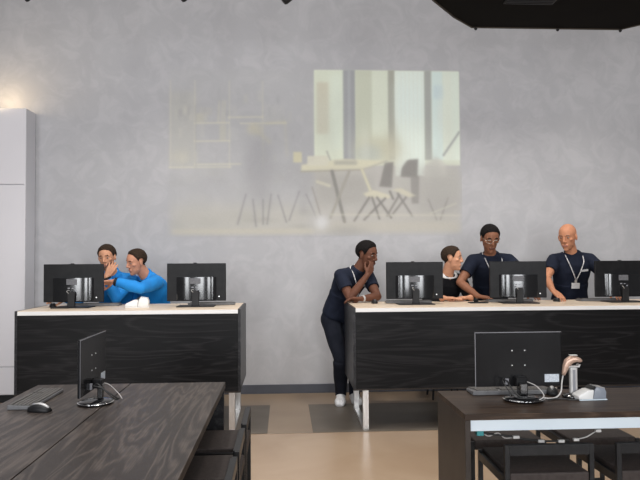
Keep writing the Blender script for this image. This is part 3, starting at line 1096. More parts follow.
# ------------------------------------------------------------------ thin monitors on the foreground tables
def thin_monitor(label, loc, rz, W, H, zb, bo=-0.03):
    """screen faces +y, back towards -y, round base"""
    t = thing('thin_monitor', label, 'monitor', loc, rz, None)
    bm = bmesh.new()
    bx(bm, -W / 2, W / 2, 0.0, 0.012, zb, zb + H, 0.003)
    hs = finish(bm, 'panel', 'panel_black', t)
    bm = bmesh.new()
    bx(bm, -W / 2 + 0.006, W / 2 - 0.006, 0.0121, 0.0131, zb + 0.012, zb + H - 0.006)
    finish(bm, 'screen', 'screen', hs)
    for sx in (-0.033, 0.033):
        for sz in (0.045, 0.12):
            bm = bmesh.new()
            lathe(bm, [(0.0035, 0), (0.003, 0.0015)], n=10, mat=Matrix.Translation((sx, -0.0002, zb + H - 0.05 - sz)) @ Matrix.Rotation(R(90), 4, 'X'))
            finish(bm, 'mount_screw', 'dot', hs)
    bm = bmesh.new()
    bx(bm, W / 2 - 0.09, W / 2 - 0.015, -0.0012, -0.0002, zb + 0.02, zb + 0.06)
    finish(bm, 'sticker', 'sticker', hs)
    bm = bmesh.new()
    bx(bm, -W / 2 + 0.0, W / 2, -0.0012, -0.0002, zb + H - 0.0035, zb + H - 0.0005)
    bx(bm, -W / 2, -W / 2 + 0.003, -0.0012, -0.0002, zb, zb + H - 0.004)
    finish(bm, 'bezel_edge', 'grey', hs)
    bm = bmesh.new()
    bx(bm, -0.028, 0.028, -0.045, -0.0005, zb + 0.01, zb + 0.055, 0.006)
    finish(bm, 'hinge_block', 'satin', t)
    bm = bmesh.new()
    bx(bm, -0.021, 0.021, min(bo - 0.012, -0.048), max(-0.022, bo - 0.01), 0.0245, zb + 0.03, 0.006)
    finish(bm, 'stand_neck', 'gloss', t)
    bm = bmesh.new()
    lathe(bm, [(0.088, 0), (0.098, 0.003), (0.100, 0.009), (0.094, 0.015), (0.070, 0.020), (0.03, 0.024)], (0, bo, 0), 36, 1.0, 0.86)
    finish(bm, 'round_base', 'gloss', t, True)
    bm = bmesh.new()
    lathe(bm, [(0.101, 0.0085), (0.1025, 0.010), (0.101, 0.0115)], (0, bo, 0), 36, 1.0, 0.86)
    finish(bm, 'base_ring', 'chrome', t, True)
    bm = bmesh.new()
    bx(bm, -0.073, -0.055, -0.012, -0.0005, zb + 0.012, zb + 0.042, 0.002)
    finish(bm, 'video_plug', 'grey', t)
    bm = bmesh.new()
    tube(bm, spline([(-0.0625, -0.012, zb + 0.03), (-0.07, -0.06, zb + 0.02), (-0.055, -0.115, 0.045), (-0.02, -0.125, 0.026), (0.04, -0.115, 0.022)], 8), 0.004, 8)
    tube(bm, spline([(-0.0625, -0.012, zb + 0.03), (-0.10, -0.05, zb + 0.045), (-0.09, -0.10, 0.06), (-0.06, -0.125, 0.03), (0.0, -0.126, 0.022)], 8), 0.003, 8)
    finish(bm, 'video_lead', 'cable', t, True)
    bm = bmesh.new()
    tube(bm, spline([(0.03, -0.03, zb + 0.03), (0.07, -0.06, zb + 0.01), (0.09, -0.10, 0.03), (0.05, -0.128, 0.012)], 8), 0.0022, 6)
    finish(bm, 'power_lead', 'cable_grey', t, True)
    return t


MYR = 3.28
mxl = at_y(475, 360, MYR).x
mxr = at_y(561.5, 360, MYR).x
zt = at_y(518, 332, MYR).z
thin_monitor('thin black monitor seen from behind on the right foreground table',
             ((mxl + mxr) / 2, MYR, TABLE_Z + 0.0006), 0, mxr - mxl, zt - TABLE_Z - 0.058, 0.058, -0.062)
pn = at_y(77, 342, 3.06)
pf = at_y(103, 332.5, 3.50)
thin_monitor('thin black monitor seen almost edge-on on the left foreground table',
             ((pn.x + pf.x) / 2, (pn.y + pf.y) / 2 + 0.05, TABLE_Z + 0.0006), R(90), 0.44, pn.z - TABLE_Z - 0.068, 0.068, -0.012)

# keyboards and mice on the tables
dup(kb, ((at_z(471, 391, .75).x + at_z(549, 391, .75).x) / 2, 3.415, TABLE_Z + 0.0006), math.pi, 'grey keyboard under the thin monitor on the right foreground table', KBG)
kc = (at_z(12, 408, .75) + at_z(32, 409, .75) + at_z(39, 389.5, .75) + at_z(61.5, 390, .75)) / 4
dup(kb, (kc.x, kc.y, TABLE_Z + 0.0006), R(90), 'grey keyboard lying on the left foreground table', KBG)


def silver_mouse(label, loc, rz):
    m2 = make_mouse(label, MG)
    m2.location = loc
    m2.rotation_euler = (0, 0, rz)
    bm = bmesh.new()
    secs = []
    for k in range(9):
        u = k / 8
        y = -0.050 + 0.085 * u
        hw = 0.015 * math.sin(math.pi * (0.10 + 0.8 * u)) ** 0.5
        h = 0.0085 + 0.030 * math.sin(math.pi * (0.10 + 0.72 * u)) ** 0.8
        secs.append((Vector((0, y, 0.004)), Vector((1, 0, 0)), Vector((0, 0, 1)), hw, h, 0.001))
    loft(bm, secs, 16, 2.4)
    finish(bm, 'top_shell', 'silver', m2, True)['label'] = 'silver top shell'
    return m2


mp_ = at_z(39.5, 411.5, TABLE_Z)
silver_mouse('black and silver mouse beside the keyboard on the left foreground table', (mp_.x, mp_.y, TABLE_Z + 0.0006), R(75))
mp_ = at_z(552, 394, TABLE_Z)
silver_mouse('black and silver mouse beside the scanner on the right foreground table', (mp_.x, mp_.y, TABLE_Z + 0.0006), R(160))

# handheld scanner on its stand
sp = at_z(573.5, 397, TABLE_Z)
t = thing('scanner_stand', 'silver upright stand holding the handheld scanner on the right foreground table', 'stand', (sp.x, sp.y, TABLE_Z + 0.0006))
bm = bmesh.new()
lathe(bm, [(0.052, 0), (0.055, 0.004), (0.048, 0.012), (0.020, 0.018)], n=28, sx=1.05, sy=0.9)
finish(bm, 'stand_base', 'gloss', t, True)
bm = bmesh.new()
bx(bm, -0.020, 0.020, -0.012, 0.012, 0.016, 0.152, 0.008, seg=3)
finish(bm, 'upright', 'silver', t)
bm = bmesh.new()
bx(bm, -0.007, 0.007, -0.0135, -0.0122, 0.03, 0.14)
finish(bm, 'upright_groove', 'grey', t)
bm = bmesh.new()
prism(bm, [(-0.028, 0.0), (0.028, 0.0), (0.034, 0.014), (0.026, 0.014), (0.022, 0.006), (-0.022, 0.006), (-0.026, 0.014), (-0.034, 0.014)],
      -0.014, 0.014, mat=Matrix.Translation((0.0, 0, 0.153)) @ Matrix.Rotation(R(90), 4, 'X'))
finish(bm, 'cradle', 'silver', t)
t2 = thing('handheld_scanner', 'silver and copper handheld barcode scanner resting on its stand', 'scanner', (sp.x, sp.y, TABLE_Z + 0.175))
bm = bmesh.new()
secs = []
path = [((-0.052, 0.0, -0.062), 0.009, 0.008), ((-0.046, 0, -0.045), 0.012, 0.011), ((-0.038, 0, -0.020), 0.017, 0.015), ((-0.026, 0, 0.004), 0.021, 0.019),
        ((-0.006, 0, 0.018), 0.020, 0.020), ((0.016, 0, 0.018), 0.015, 0.021), ((0.034, 0, 0.012), 0.012, 0.020), ((0.040, 0, 0.008), 0.008, 0.017)]
for i, (c, a, b) in enumerate(path):
    d = Vector(path[min(i + 1, len(path) - 1)][0]) - Vector(path[max(i - 1, 0)][0])
    d.normalize()
    rr = d.cross(Vector((0, 1, 0))).normalized()
    secs.append((Vector(c), Vector((0, 1, 0)), rr, b, a, a))
loft(bm, secs, 20, 2.4)
M['copper'] = noise_mat('copper_tinted_plastic', (0.50, 0.33, 0.25, 1), (0.58, 0.40, 0.31, 1), 15, 0.3, metal=0.3)
finish(bm, 'scanner_body', 'copper', t2, True)
bm = bmesh.new()
bx(bm, 0.0405, 0.044, -0.015, 0.015, 0.002, 0.016, 0.001)
finish(bm, 'scan_window', 'black', t2)
bm = bmesh.new()
bx(bm, -0.018, 0.022, -0.010, 0.010, 0.0375, 0.0405, 0.001)
finish(bm, 'top_inset', 'white_pl', t2)
bm = bmesh.new()
zt0 = -0.175 + 0.004
tube(bm, spline([(-0.053, 0, -0.064), (-0.062, -0.005, -0.10), (-0.075, -0.02, -0.145), (-0.115, -0.04, zt0 + 0.002), (-0.17, -0.03, zt0), (-0.24, 0.01, zt0), (-0.30, 0.06, zt0)], 10), 0.0038, 8)
finish(bm, 'lead', 'cable_grey', t2, True)
M['slate_pl'] = noise_mat('slate_blue_plastic', (0.20, 0.22, 0.26, 1), (0.25, 0.27, 0.31, 1), 12, 0.35)
cp = at_z(592.5, 400.5, TABLE_Z)
card_printer('white and grey card terminal beside the scanner stand on the right foreground table', (cp.x, cp.y + 0.035, TABLE_Z + 0.0006), R(4), 0.74, ('slate_pl', 'silver', 'white_pl', 'band'))
c0 = at_z(578, 397, TABLE_Z)
bm = bmesh.new()
tube(bm, spline([(c0.x + 0.055, c0.y - 0.03, 0.745), (c0.x + 0.02, c0.y - 0.07, 0.745), (c0.x - 0.06, c0.y - 0.085, 0.745), (c0.x - 0.12, c0.y - 0.05, 0.745), (c0.x - 0.19, c0.y - 0.07, 0.745)], 10), 0.0035, 8)
tag(finish(bm, 'terminal_cable', 'cable', None, True), 'black cable looping across the tabletop from the terminal to the left', 'cable')

# cables under the right table
yb = RY0 + 0.2
c = [at_y(x, y, yb) for x, y in ((478, 432), (490, 434), (508, 436), (524, 439), (545, 441), (562, 441))]
bm = bmesh.new()
tube(bm, spline(c, 8), 0.005, 8)
t = finish(bm, 'power_cable', 'cable', None, True)
tag(t, 'black power cable with white connectors sagging under the right table', 'cable')
for (x, y) in ((516, 437), (541, 441), (561, 441)):
    p = at_y(x, y, yb)
    bm = bmesh.new()
    bx(bm, p.x - 0.016, p.x + 0.016, p.y - 0.009, p.y + 0.009, p.z - 0.007, p.z + 0.007, 0.003)
    finish(bm, 'connector', 'white_pl', t)
p = at_y(479, 432, yb)
bm = bmesh.new()
bx(bm, p.x - 0.016, p.x + 0.018, p.y - 0.02, p.y + 0.02, p.z - 0.014, TABLE_Z - 0.029, 0.003)
finish(bm, 'socket_block', 'teal', t)['label'] = 'teal socket block'
bm = bmesh.new()
tube(bm, spline([at_y(x, y, yb) for x, y in ((480, 430), (488, 436), (498, 433), (505, 438), (516, 437))], 8), 0.003, 6)
finish(bm, 'thin_lead', 'cable_grey', t, True)
c = [at_y(x, y, yb) for x, y in ((576, 439.5), (586, 437), (593, 433), (598, 430.2))]
bm = bmesh.new()
tube(bm, spline(c, 8), 0.0032, 8)
t = finish(bm, 'white_cable', 'cable_grey', None, True)
tag(t, 'short pale cable with two white plugs hanging under the right table', 'cable')
for (x, y) in ((576, 439.5), (598, 430.5)):
    p = at_y(x, y, yb)
    bm = bmesh.new()
    bx(bm, p.x - 0.014, p.x + 0.014, p.y - 0.009, p.y + 0.009, p.z - 0.007, p.z + 0.007, 0.003)
    finish(bm, 'plug', 'white_pl', t)

# ------------------------------------------------------------------ black canopy hanging at the top right
CZ = 3.10
pts = [at_z(433, 0, CZ), at_z(454, 17, CZ), at_z(472, 27, CZ), at_z(620, 29.5, CZ)]
xm = (pts[2].x + pts[3].x) / 2
yfar = (pts[2].y + pts[3].y) / 2
L_ = [(pts[2].x, yfar), (pts[1].x, pts[1].y), (pts[0].x, pts[0].y), (pts[0].x - 0.06, pts[0].y - 0.25)]
ynear = yfar - 2.6
prof = L_ + [(x, yfar + ynear - y) for x, y in L_[::-1]]
full = prof + [(2 * xm - x, y) for x, y in prof[::-1]]
xm0, ym0 = xm, (yfar + ynear) / 2
t = thing('ceiling_canopy', 'large black canopy with cut corners hanging at the top right', 'canopy', (xm0, ym0, CZ))
loc_poly = [(x - xm0, y - ym0) for x, y in full]
bm = bmesh.new()
prism(bm, loc_poly, 0.0, 0.16, 0.0)
finish(bm, 'canopy_shell', 'canopy', t)
bm = bmesh.new()
n = len(loc_poly)
tube(bm, [(x * 1.0, y * 1.0, 0.002) for x, y in loc_poly], 0.009, 6, closed=True)
finish(bm, 'rim', 'rim', t)
v0 = at_z(503, 3, CZ)
v1 = at_z(553, 3, CZ)
bm = bmesh.new()
bx(bm, v0.x - xm0, v1.x - xm0, v0.y - 0.2 - ym0, v0.y - ym0, -0.008, -0.0005, 0.002)
vf = finish(bm, 'vent_frame', 'black', t)
for k in range(8):
    bm = bmesh.new()
    y = v0.y - 0.19 - ym0 + k * 0.024
    bx(bm, v0.x - xm0 + 0.012, v1.x - xm0 - 0.012, y, y + 0.008, -0.013, -0.0082)
    finish(bm, 'vent_slat', 'black_metal', vf)
for k, px in enumerate((475, 558, 622)):
    p = at_z(px, 27.5, CZ)
    bm = bmesh.new()
    lathe(bm, [(0.010, 0), (0.012, -0.008), (0.006, -0.016)][::-1], (p.x - xm0, yfar - 0.012 - ym0, -0.008), 12)
    finish(bm, 'stud', 'black', t, True)
for sx in (-0.5, 0.5):
    for sy in (-0.9, 0.9):
        bm = bmesh.new()
        tube(bm, [(sx, sy, 0.161), (sx, sy, 5.4 - CZ)], 0.006, 8)
        finish(bm, 'hanger_rod', 'black_metal', t)


# ------------------------------------------------------------------ track spotlights whose tips dip into the top of the photo
def spotlight(label):
    t = thing('track_spotlight', label, 'spotlight', (0, 0, 0), 0, 'black track spotlights')
    mt = Matrix.Rotation(R(50), 4, 'Y')
    bm = bmesh.new()
    lathe(bm, [(0.030, -0.02), (0.038, -0.005), (0.038, 0.13), (0.030, 0.15), (0.012, 0.155)], n=20, mat=Matrix.Translation((0, 0, 0.026)) @ mt)
    finish(bm, 'lamp_head', 'black', t, True)
    bm = bmesh.new()
    tube(bm, [(0.06, 0, 0.10), (0.06, 0, 0.30)], 0.010, 10)
    finish(bm, 'stem', 'black_metal', t)
    bm = bmesh.new()
    bx(bm, -0.06, 0.18, -0.02, 0.02, 0.3005, 0.340, 0.003)
    finish(bm, 'adapter', 'black', t)
    return t


sl = None
for px, py, lab in ((25.5, 0.4, 'black track spotlight tip at the top left corner above the tall cabinet'),
                    (182.5, -3.6, 'black track spotlight tip at the top edge above the left counter'),
                    (285, -4.0, 'black track spotlight tip at the top edge near the middle of the photo')):
    p = at_y(px, py, 5.3)
    if sl is None:
        sl = spotlight(lab)
        sl.location = p
        z_tr = p.z
    else:
        dup(sl, Vector((p.x, p.y, z_tr + (0.018 if px < 200 else 0.012))), 0, lab)
bm = bmesh.new()
bx(bm, -3.2, 3.6, 5.28, 5.32, z_tr + 0.3585, z_tr + 0.398, 0.002)
tr = finish(bm, 'light_track', 'black_metal')
tag(tr, 'black lighting track the spotlights hang from, above the counters', 'track')
for x in (-2.8, 0.2, 3.2):
    bm = bmesh.new()
    tube(bm, [(x, 5.3, z_tr + 0.3985), (x, 5.3, 5.4)], 0.006, 8)
    finish(bm, 'hanger_rod', 'black_metal', tr)
# ------------------------------------------------------------------ people
Z3 = Vector((0, 0, 1))
VOX = 0.0046


def skin_mat(name, c):
    a = [x for x in c]
    return noise_mat(name, (a[0] * 0.94, a[1] * 0.92, a[2] * 0.92, 1), (a[0] * 1.05, a[1] * 1.05, a[2] * 1.05, 1), 26, 0.55, spec=0.18)


M['skin_light'] = skin_mat('skin_light', (0.57, 0.29, 0.178))
M['skin_pink'] = skin_mat('skin_pink', (0.57, 0.275, 0.175))
M['skin_tan'] = skin_mat('skin_tan', (0.49, 0.222, 0.125))
M['skin_dark'] = skin_mat('skin_dark', (0.135, 0.058, 0.036))
M['skin_brown'] = skin_mat('skin_brown', (0.235, 0.105, 0.062))
M['lip_light'] = new_mat('lip_light', (0.46, 0.20, 0.16, 1), 0.45)
M['lip_dark'] = new_mat('lip_dark', (0.13, 0.050, 0.040, 1), 0.45)
M['hair_brown'] = noise_mat('hair_dark_brown', (0.020, 0.012, 0.008, 1), (0.045, 0.028, 0.018, 1), 90, 0.8, spec=0.15)
M['hair_black'] = noise_mat('hair_black', (0.006, 0.005, 0.005, 1), (0.012, 0.010, 0.010, 1), 120, 0.85, spec=0.12)
M['stubble'] = noise_mat('stubble', (0.13, 0.070, 0.048, 1), (0.20, 0.11, 0.078, 1), 140, 0.7)
M['eye_white'] = new_mat('eye_white', (0.30, 0.26, 0.24, 1), 0.5, 0, 0.3)
M['iris'] = new_mat('iris', (0.015, 0.010, 0.008, 1), 0.35, 0, 0.3)
M['blue_cloth'] = noise_mat('blue_jersey', (0.003, 0.190, 0.56, 1), (0.006, 0.250, 0.68, 1), 7, 0.75)
M['navy_cloth'] = noise_mat('navy_cotton', (0.008, 0.011, 0.022, 1), (0.013, 0.017, 0.032, 1), 8, 0.85, spec=0.2)
M['black_cloth'] = noise_mat('black_knit', (0.007, 0.007, 0.009, 1), (0.012, 0.012, 0.014, 1), 40, 0.9, spec=0.2)
M['trouser'] = noise_mat('dark_navy_trousers', (0.008, 0.010, 0.017, 1), (0.013, 0.015, 0.024, 1), 10, 0.85, spec=0.2)
M['white_cloth'] = noise_mat('white_cotton', (0.74, 0.73, 0.72, 1), (0.80, 0.79, 0.78, 1), 20, 0.8)
M['sneaker'] = noise_mat('white_sneaker_leather', (0.76, 0.75, 0.75, 1), (0.82, 0.81, 0.81, 1), 20, 0.45)
M['sole'] = noise_mat('white_rubber', (0.66, 0.65, 0.64, 1), (0.72, 0.71, 0.70, 1), 20, 0.6)
M['dark_shoe'] = noise_mat('black_leather', (0.010, 0.010, 0.010, 1), (0.016, 0.015, 0.015, 1), 20, 0.4)
M['strap'] = noise_mat('white_dotted_strap', (0.30, 0.30, 0.32, 1), (0.78, 0.77, 0.76, 1), 130, 0.6, lo=0.45, hi=0.52)
M['badge'] = noise_mat('white_badge_card', (0.72, 0.72, 0.72, 1), (0.80, 0.80, 0.79, 1), 40, 0.35)
M['tagm'] = noise_mat('pale_name_tag', (0.55, 0.56, 0.58, 1), (0.72, 0.72, 0.72, 1), 60, 0.35)
M['glasses'] = new_mat('thin_metal_frame', (0.45, 0.42, 0.38, 1), 0.25, 0.8)


def np3(v):
    return np.array((v[0], v[1], v[2]), float)


def ik(a, tgt, l1, l2, hint):
    d = tgt - a
    D = d.length
    mx = (l1 + l2) * 0.995
    if D > mx:
        tgt = a + d * (mx / D)
        d = tgt - a
        D = mx
    u = d / D
    x = (l1 * l1 - l2 * l2 + D * D) / (2 * D)
    h = math.sqrt(max(1e-6, l1 * l1 - x * x))
    w = (hint - u * hint.dot(u))
    w.normalize()
    return a + u * x + w * h, tgt


def seg_dist(V, a, b, ra, rb):
    a, b = np3(a), np3(b)
    ab = b - a
    L2 = (ab * ab).sum()
    tt = ((V - a) @ ab) / L2
    tc = np.clip(tt, 0, 1)
    d = np.linalg.norm(V - (a + tc[:, None] * ab), axis=1)
    return d - (ra + (rb - ra) * tc), tt


def wrinkle(V, amp, f=1.0):
    x, y, z = V[:, 0] * f, V[:, 1] * f, V[:, 2] * f
    n = (np.sin(31 * z + 9 * x + 4 * np.sin(14 * x + 8 * y)) + np.sin(23 * x - 27 * y + 17 * z + 3 * np.sin(19 * z))
         + 0.7 * np.sin(52 * z - 33 * x + 21 * y)) / 2.7
    return amp * n


def add_hand(bm, W, D, N, side, curl=0.35, point=False, spread=1.0, bones=None):
    """W wrist, D finger direction, N palm normal (out of the palm); side +1 right hand, -1 left"""
    D = D.normalized()
    N = (N - D * N.dot(D)).normalized()
    S = D.cross(N) * side            # towards the thumb
    lens = (0.074, 0.082, 0.076, 0.060)
    offs = (0.031, 0.0105, -0.0105, -0.030)
    for i in range(4):
        k = W + D * (0.088 - (0.004 if i == 0 else 0.0) - (0.010 if i == 3 else 0)) + S * offs[i]
        capsule(bm, W + S * offs[i] * 0.55 + D * 0.004, k, 0.0155, 0.0125, 10)
        c = curl
        if point:
            c = 0.06 if i == 0 else 1.25
        fd = (D + S * (offs[i] * 3.2 * spread)).normalized()
        q = k
        ang = 0.0
        r = 0.0094 if i < 3 else 0.0084
        for j, fr in enumerate((0.46, 0.30, 0.24)):
            ang += c * (0.75 if j == 0 else 1.0)
            v = fd * math.cos(ang) + N * math.sin(ang)
            e = q + v * (lens[i] * fr)
            capsule(bm, q, e, r, r * 0.92, 10)
            q = e
            r *= 0.92
    # thumb leaves the side of the palm near its base
    b0 = W + D * 0.018 + S * 0.014 + N * 0.006
    b1 = b0 + (D * 0.62 + S * 0.62 + N * 0.35).normalized() * 0.046
    b2 = b1 + (D * 0.82 + S * 0.35 + N * 0.35).normalized() * 0.034
    b3 = b2 + (D * 0.92 + S * 0.05 + N * 0.38).normalized() * 0.027
    capsule(bm, b0, b1, 0.0165, 0.0125, 10)
    capsule(bm, b1, b2, 0.0118, 0.0105, 10)
    capsule(bm, b2, b3, 0.0105, 0.0090, 10)


def person(sp):
    F = Vector((math.sin(R(sp['face'])), -math.cos(R(sp['face'])), 0))
    Rt = F.cross(Z3)
    pel, neck = sp['pelvis'], sp['neck']
    U = (neck - pel)
    TL = U.length
    U.normalize()
    Ft = (F - U * F.dot(U)).normalized()
    bulk = sp.get('bulk', 1.0)
    bend = sp.get('bend', 0.03)

    def spine(t):
        s = max(0.0, min(1.0, t))
        return pel + U * (TL * t) - Ft * (bend * 4 * s * (1 - s))

    prof = [(-0.20, 0.10, 0.075, 0.085), (-0.10, 0.160, 0.100, 0.115), (0.02, 0.172, 0.108, 0.120), (0.16, 0.160, 0.105, 0.100),
            (0.34, 0.150, 0.108, 0.088), (0.52, 0.162, 0.112, 0.095), (0.70, 0.178, 0.118, 0.108), (0.84, 0.180, 0.100, 0.105),
            (0.93, 0.150, 0.075, 0.088), (0.99, 0.100, 0.058, 0.068), (1.05, 0.060, 0.052, 0.054)]
    bm = bmesh.new()
    # shoulders lean line: optional tilt of the shoulder line
    secs = [(spine(t), Rt, Ft, hw * bulk, hf * bulk, hb * bulk) for t, hw, hf, hb in prof]
    loft(bm, secs, 30, 2.25)
    bones = []
    # trapezius
    hc = sp['head']
    hy, hp, hr = R(sp['yaw']), R(sp['pitch']), R(sp.get('roll', 0))
    f0 = Vector((math.sin(hy), -math.cos(hy), 0))
    hf_ = (f0 * math.cos(hp) - Z3 * math.sin(hp)).normalized()
    hu = (Z3 * math.cos(hp) + f0 * math.sin(hp)).normalized()
    rot = Matrix.Rotation(hr, 3, hf_)
    hu = rot @ hu
    hrt = hf_.cross(hu)
    s = sp.get('hs', 1.0)

    def H(r, f, u):
        return hc + (hrt * r + hf_ * f + hu * u) * s

    nk0 = spine(0.97) + Ft * 0.0
    nk1 = H(0, -0.022, -0.055)
    capsule(bm, nk0, nk1, 0.060, 0.054)
    bones.append(('neck', nk0, nk1, 0.060, 0.054))
    B = Matrix((hrt, hf_, hu)).transposed()
    # ---- head
    ellipsoid(bm, H(0, -0.012, 0.034), 0.0755 * s, 0.098 * s, 0.084 * s, B, 24, 16)
    js = [(0.055, 0.064, 0.082, 0.03), (0.025, 0.068, 0.084, 0.04), (-0.010, 0.0675, 0.083, 0.04), (-0.040, 0.063, 0.083, 0.03),
          (-0.068, 0.055, 0.083, 0.020), (-0.090, 0.044, 0.082, 0.0), (-0.108, 0.029, 0.078, -0.025), (-0.117, 0.016, 0.070, -0.040)]
    loft(bm, [(H(0, 0, u), hrt, hf_, hw * s, fr * s, bk * s) for u, hw, fr, bk in js[::-1]], 28, 2.2)
    capsule(bm, H(0, 0.080, 0.026), H(0, 0.101, -0.020), 0.0085 * s, 0.0120 * s, 12)
    for sg in (-1, 1):
        capsule(bm, H(0.010 * sg, 0.090, -0.026), H(0.005 * sg, 0.094, -0.024), 0.0090 * s, 0.0090 * s, 10)
        capsule(bm, H(0.012 * sg, 0.079, 0.032), H(0.043 * sg, 0.066, 0.030), 0.010 * s, 0.009 * s, 10)
        ellipsoid(bm, H(0.040 * sg, 0.051, -0.012), 0.025 * s, 0.020 * s, 0.018 * s, B, 14, 10)
        ellipsoid(bm, H(0.043 * sg, 0.020, -0.060), 0.014 * s, 0.034 * s, 0.022 * s, B, 14, 10)
        eb = B @ Matrix.Rotation(R(-22 * sg), 3, 'Z') @ Matrix.Rotation(R(8), 3, 'X')
        ellipsoid(bm, H(0.076 * sg, -0.012, -0.004), 0.0095 * s, 0.021 * s, 0.033 * s, eb, 14, 10)
    capsule(bm, H(-0.018, 0.082, -0.056), H(0.018, 0.082, -0.056), 0.0075 * s, 0.0075 * s, 10)
    capsule(bm, H(-0.015, 0.080, -0.066), H(0.015, 0.080, -0.066), 0.0085 * s, 0.0085 * s, 10)
    ellipsoid(bm, H(0, 0.070, -0.100), 0.021 * s, 0.017 * s, 0.016 * s, B, 14, 10)
    bones.append(('head', H(0, -0.01, 0.04), H(0, 0.03, -0.06), 0.085 * s, 0.055 * s))
    # ---- arms
    info = {}
    for key, sg in (('R', 1), ('L', -1)):
        a = sp[key]
        sh = spine(0.885) + Rt * (sg * 0.176 * bulk) + a.get('sh', Vector((0, 0, 0)))
        up, fo = a.get('up', 0.295), a.get('fo', 0.255)
        if 'elbow' in a:
            el = a['elbow']
            wr = a['wrist']
        else:
            el, wr = ik(sh, a['wrist'], up, fo, a['hint'])
        capsule(bm, spine(0.90) + Rt * (sg * 0.06), sh, 0.070, 0.058 * bulk)
        md = sh.lerp(el, 0.42)
        capsule(bm, sh, md, 0.059 * bulk, 0.052 * bulk)
        capsule(bm, md, el, 0.052 * bulk, 0.040)
        m2 = el.lerp(wr, 0.30)
        capsule(bm, el, m2, 0.040, 0.043)
        capsule(bm, m2, wr, 0.043, 0.0265)
        hd = a['dir'].normalized()
        capsule(bm, wr, wr + hd * 0.02, 0.0255, 0.022)
        add_hand(bm, wr + hd * 0.012, hd, a['palm'], sg, a.get('curl', 0.3), a.get('point', False), a.get('spread', 1.0))
        bones.append(('uarm' + key, sh, el, 0.058 * bulk, 0.040))
        bones.append(('farm' + key, el, wr, 0.042, 0.026))
        bones.append(('hand' + key, wr + hd * 0.025, wr + hd * 0.17, 0.038, 0.034))
        info[key] = (sh, el, wr)
    # ---- legs
    for key, sg in (('R', 1), ('L', -1)):
        hip = pel + Rt * (sg * 0.088) - U * 0.06
        an, toe = sp['foot' + key]
        kn, an = ik(hip, an, 0.43, 0.42, sp.get('knee', F) + Rt * (0.1 * sg))
        md = hip.lerp(kn, 0.4)
        capsule(bm, hip, md, 0.088, 0.079)
        capsule(bm, md, kn, 0.079, 0.056)
        m2 = kn.lerp(an, 0.32)
        capsule(bm, kn, m2, 0.055, 0.056)
        capsule(bm, m2, an, 0.056, 0.037)
        td = toe.normalized()
        dz = Vector((0, 0, -1))
        heel = an + dz * 0.040 - td * 0.045
        ball = an + dz * 0.046 + td * 0.115
        tip = an + dz * 0.052 + td * 0.175
        capsule(bm, an, heel, 0.037, 0.034)
        capsule(bm, an, ball, 0.036, 0.030)
        capsule(bm, heel, ball, 0.034, 0.030)
        sd = td.cross(Z3)
        for w in (-0.018, 0.018):
            capsule(bm, ball + sd * w, tip + sd * w * 0.8, 0.028, 0.023)
        bones.append(('thigh' + key, hip, kn, 0.088, 0.056))
        bones.append(('shin' + key, kn, an, 0.056, 0.038))
        bones.append(('foot' + key, heel + td * 0.02, tip, 0.045, 0.045))
        info['leg' + key] = (hip, kn, an, td)
    # ---- union of everything into one continuous surface
    me = bpy.data.meshes.new('tmp')
    bm.normal_update()
    bm.to_mesh(me)
    bm.free()
    ob = bpy.data.objects.new('tmp', me)
    COL.objects.link(ob)
    md_ = ob.modifiers.new('r', 'REMESH')
    md_.mode = 'VOXEL'
    md_.voxel_size = VOX
    ms = ob.modifiers.new('s', 'SMOOTH')
    ms.factor = 0.5
    ms.iterations = 3
    dg = bpy.context.evaluated_depsgraph_get()
    dg.update()
    ev = ob.evaluated_get(dg)
    m3 = bpy.data.meshes.new_from_object(ev)
    bpy.data.objects.remove(ob)
    bpy.data.meshes.remove(me)
    base = Vector((pel.x, pel.y, 0.0))
    nv = len(m3.vertices)
    V = np.empty(nv * 3, np.float32)
    m3.vertices.foreach_get('co', V)
    V = V.reshape(-1, 3).astype(float)
    Nn = np.empty(nv * 3, np.float32)
    m3.vertices.foreach_get('normal', Nn)
    Nn = Nn.reshape(-1, 3).astype(float)
    loops = np.empty(len(m3.loops), np.int32)
    m3.loops.foreach_get('vertex_index', loops)
    tot = np.empty(len(m3.polygons), np.int32)
    m3.polygons.foreach_get('loop_total', tot)
    assert (tot == 4).all()
    Q = loops.reshape(-1, 4)
    # keep largest connected piece only (drop interior shells)
    par = np.arange(nv)
    lab = np.arange(nv)
    for _ in range(400):
        mn = lab[Q].min(axis=1)
        new = lab.copy()
        for c in range(4):
            np.minimum.at(new, Q[:, c], mn)
        new = new[new]
        if (new == lab).all():
            break
        lab = new
    u_, cnt = np.unique(lab, return_counts=True)
    big = u_[cnt.argmax()]
    keepv = lab == big
    remap = np.cumsum(keepv) - 1
    Q = remap[Q[keepv[Q[:, 0]]]]
    V, Nn = V[keepv], Nn[keepv]
    bpy.data.meshes.remove(m3)
    # ---- classify vertices by body region
    names, ds, ts = [], [], []
    for nme, a, b, ra, rb in bones:
        d, tt = seg_dist(V, a, b, ra, rb)
        names.append(nme)
        ds.append(d)
        ts.append(tt)
    pu = np3(U)
    P0 = np3(pel)
    tt = ((V - P0) @ pu) / TL
    tcl = np.clip(tt, -0.2, 1.05)
    T_ = np.array([p[0] for p in prof])
    hw = np.interp(tcl, T_, [p[1] for p in prof]) * bulk
    hfr = np.interp(tcl, T_, [p[2] for p in prof]) * bulk
    hbk = np.interp(tcl, T_, [p[3] for p in prof]) * bulk
    sc = np.clip(tt, 0, 1)
    cen = P0 + pu * (TL * tcl)[:, None] - np3(Ft) * (bend * 4 * sc * (1 - sc))[:, None]
    rel = V - cen
    xr, yf = rel @ np3(Rt), rel @ np3(Ft)
    dep = np.where(yf > 0, hfr, hbk)
    e = np.sqrt((xr / hw) ** 2 + (yf / dep) ** 2) - 1
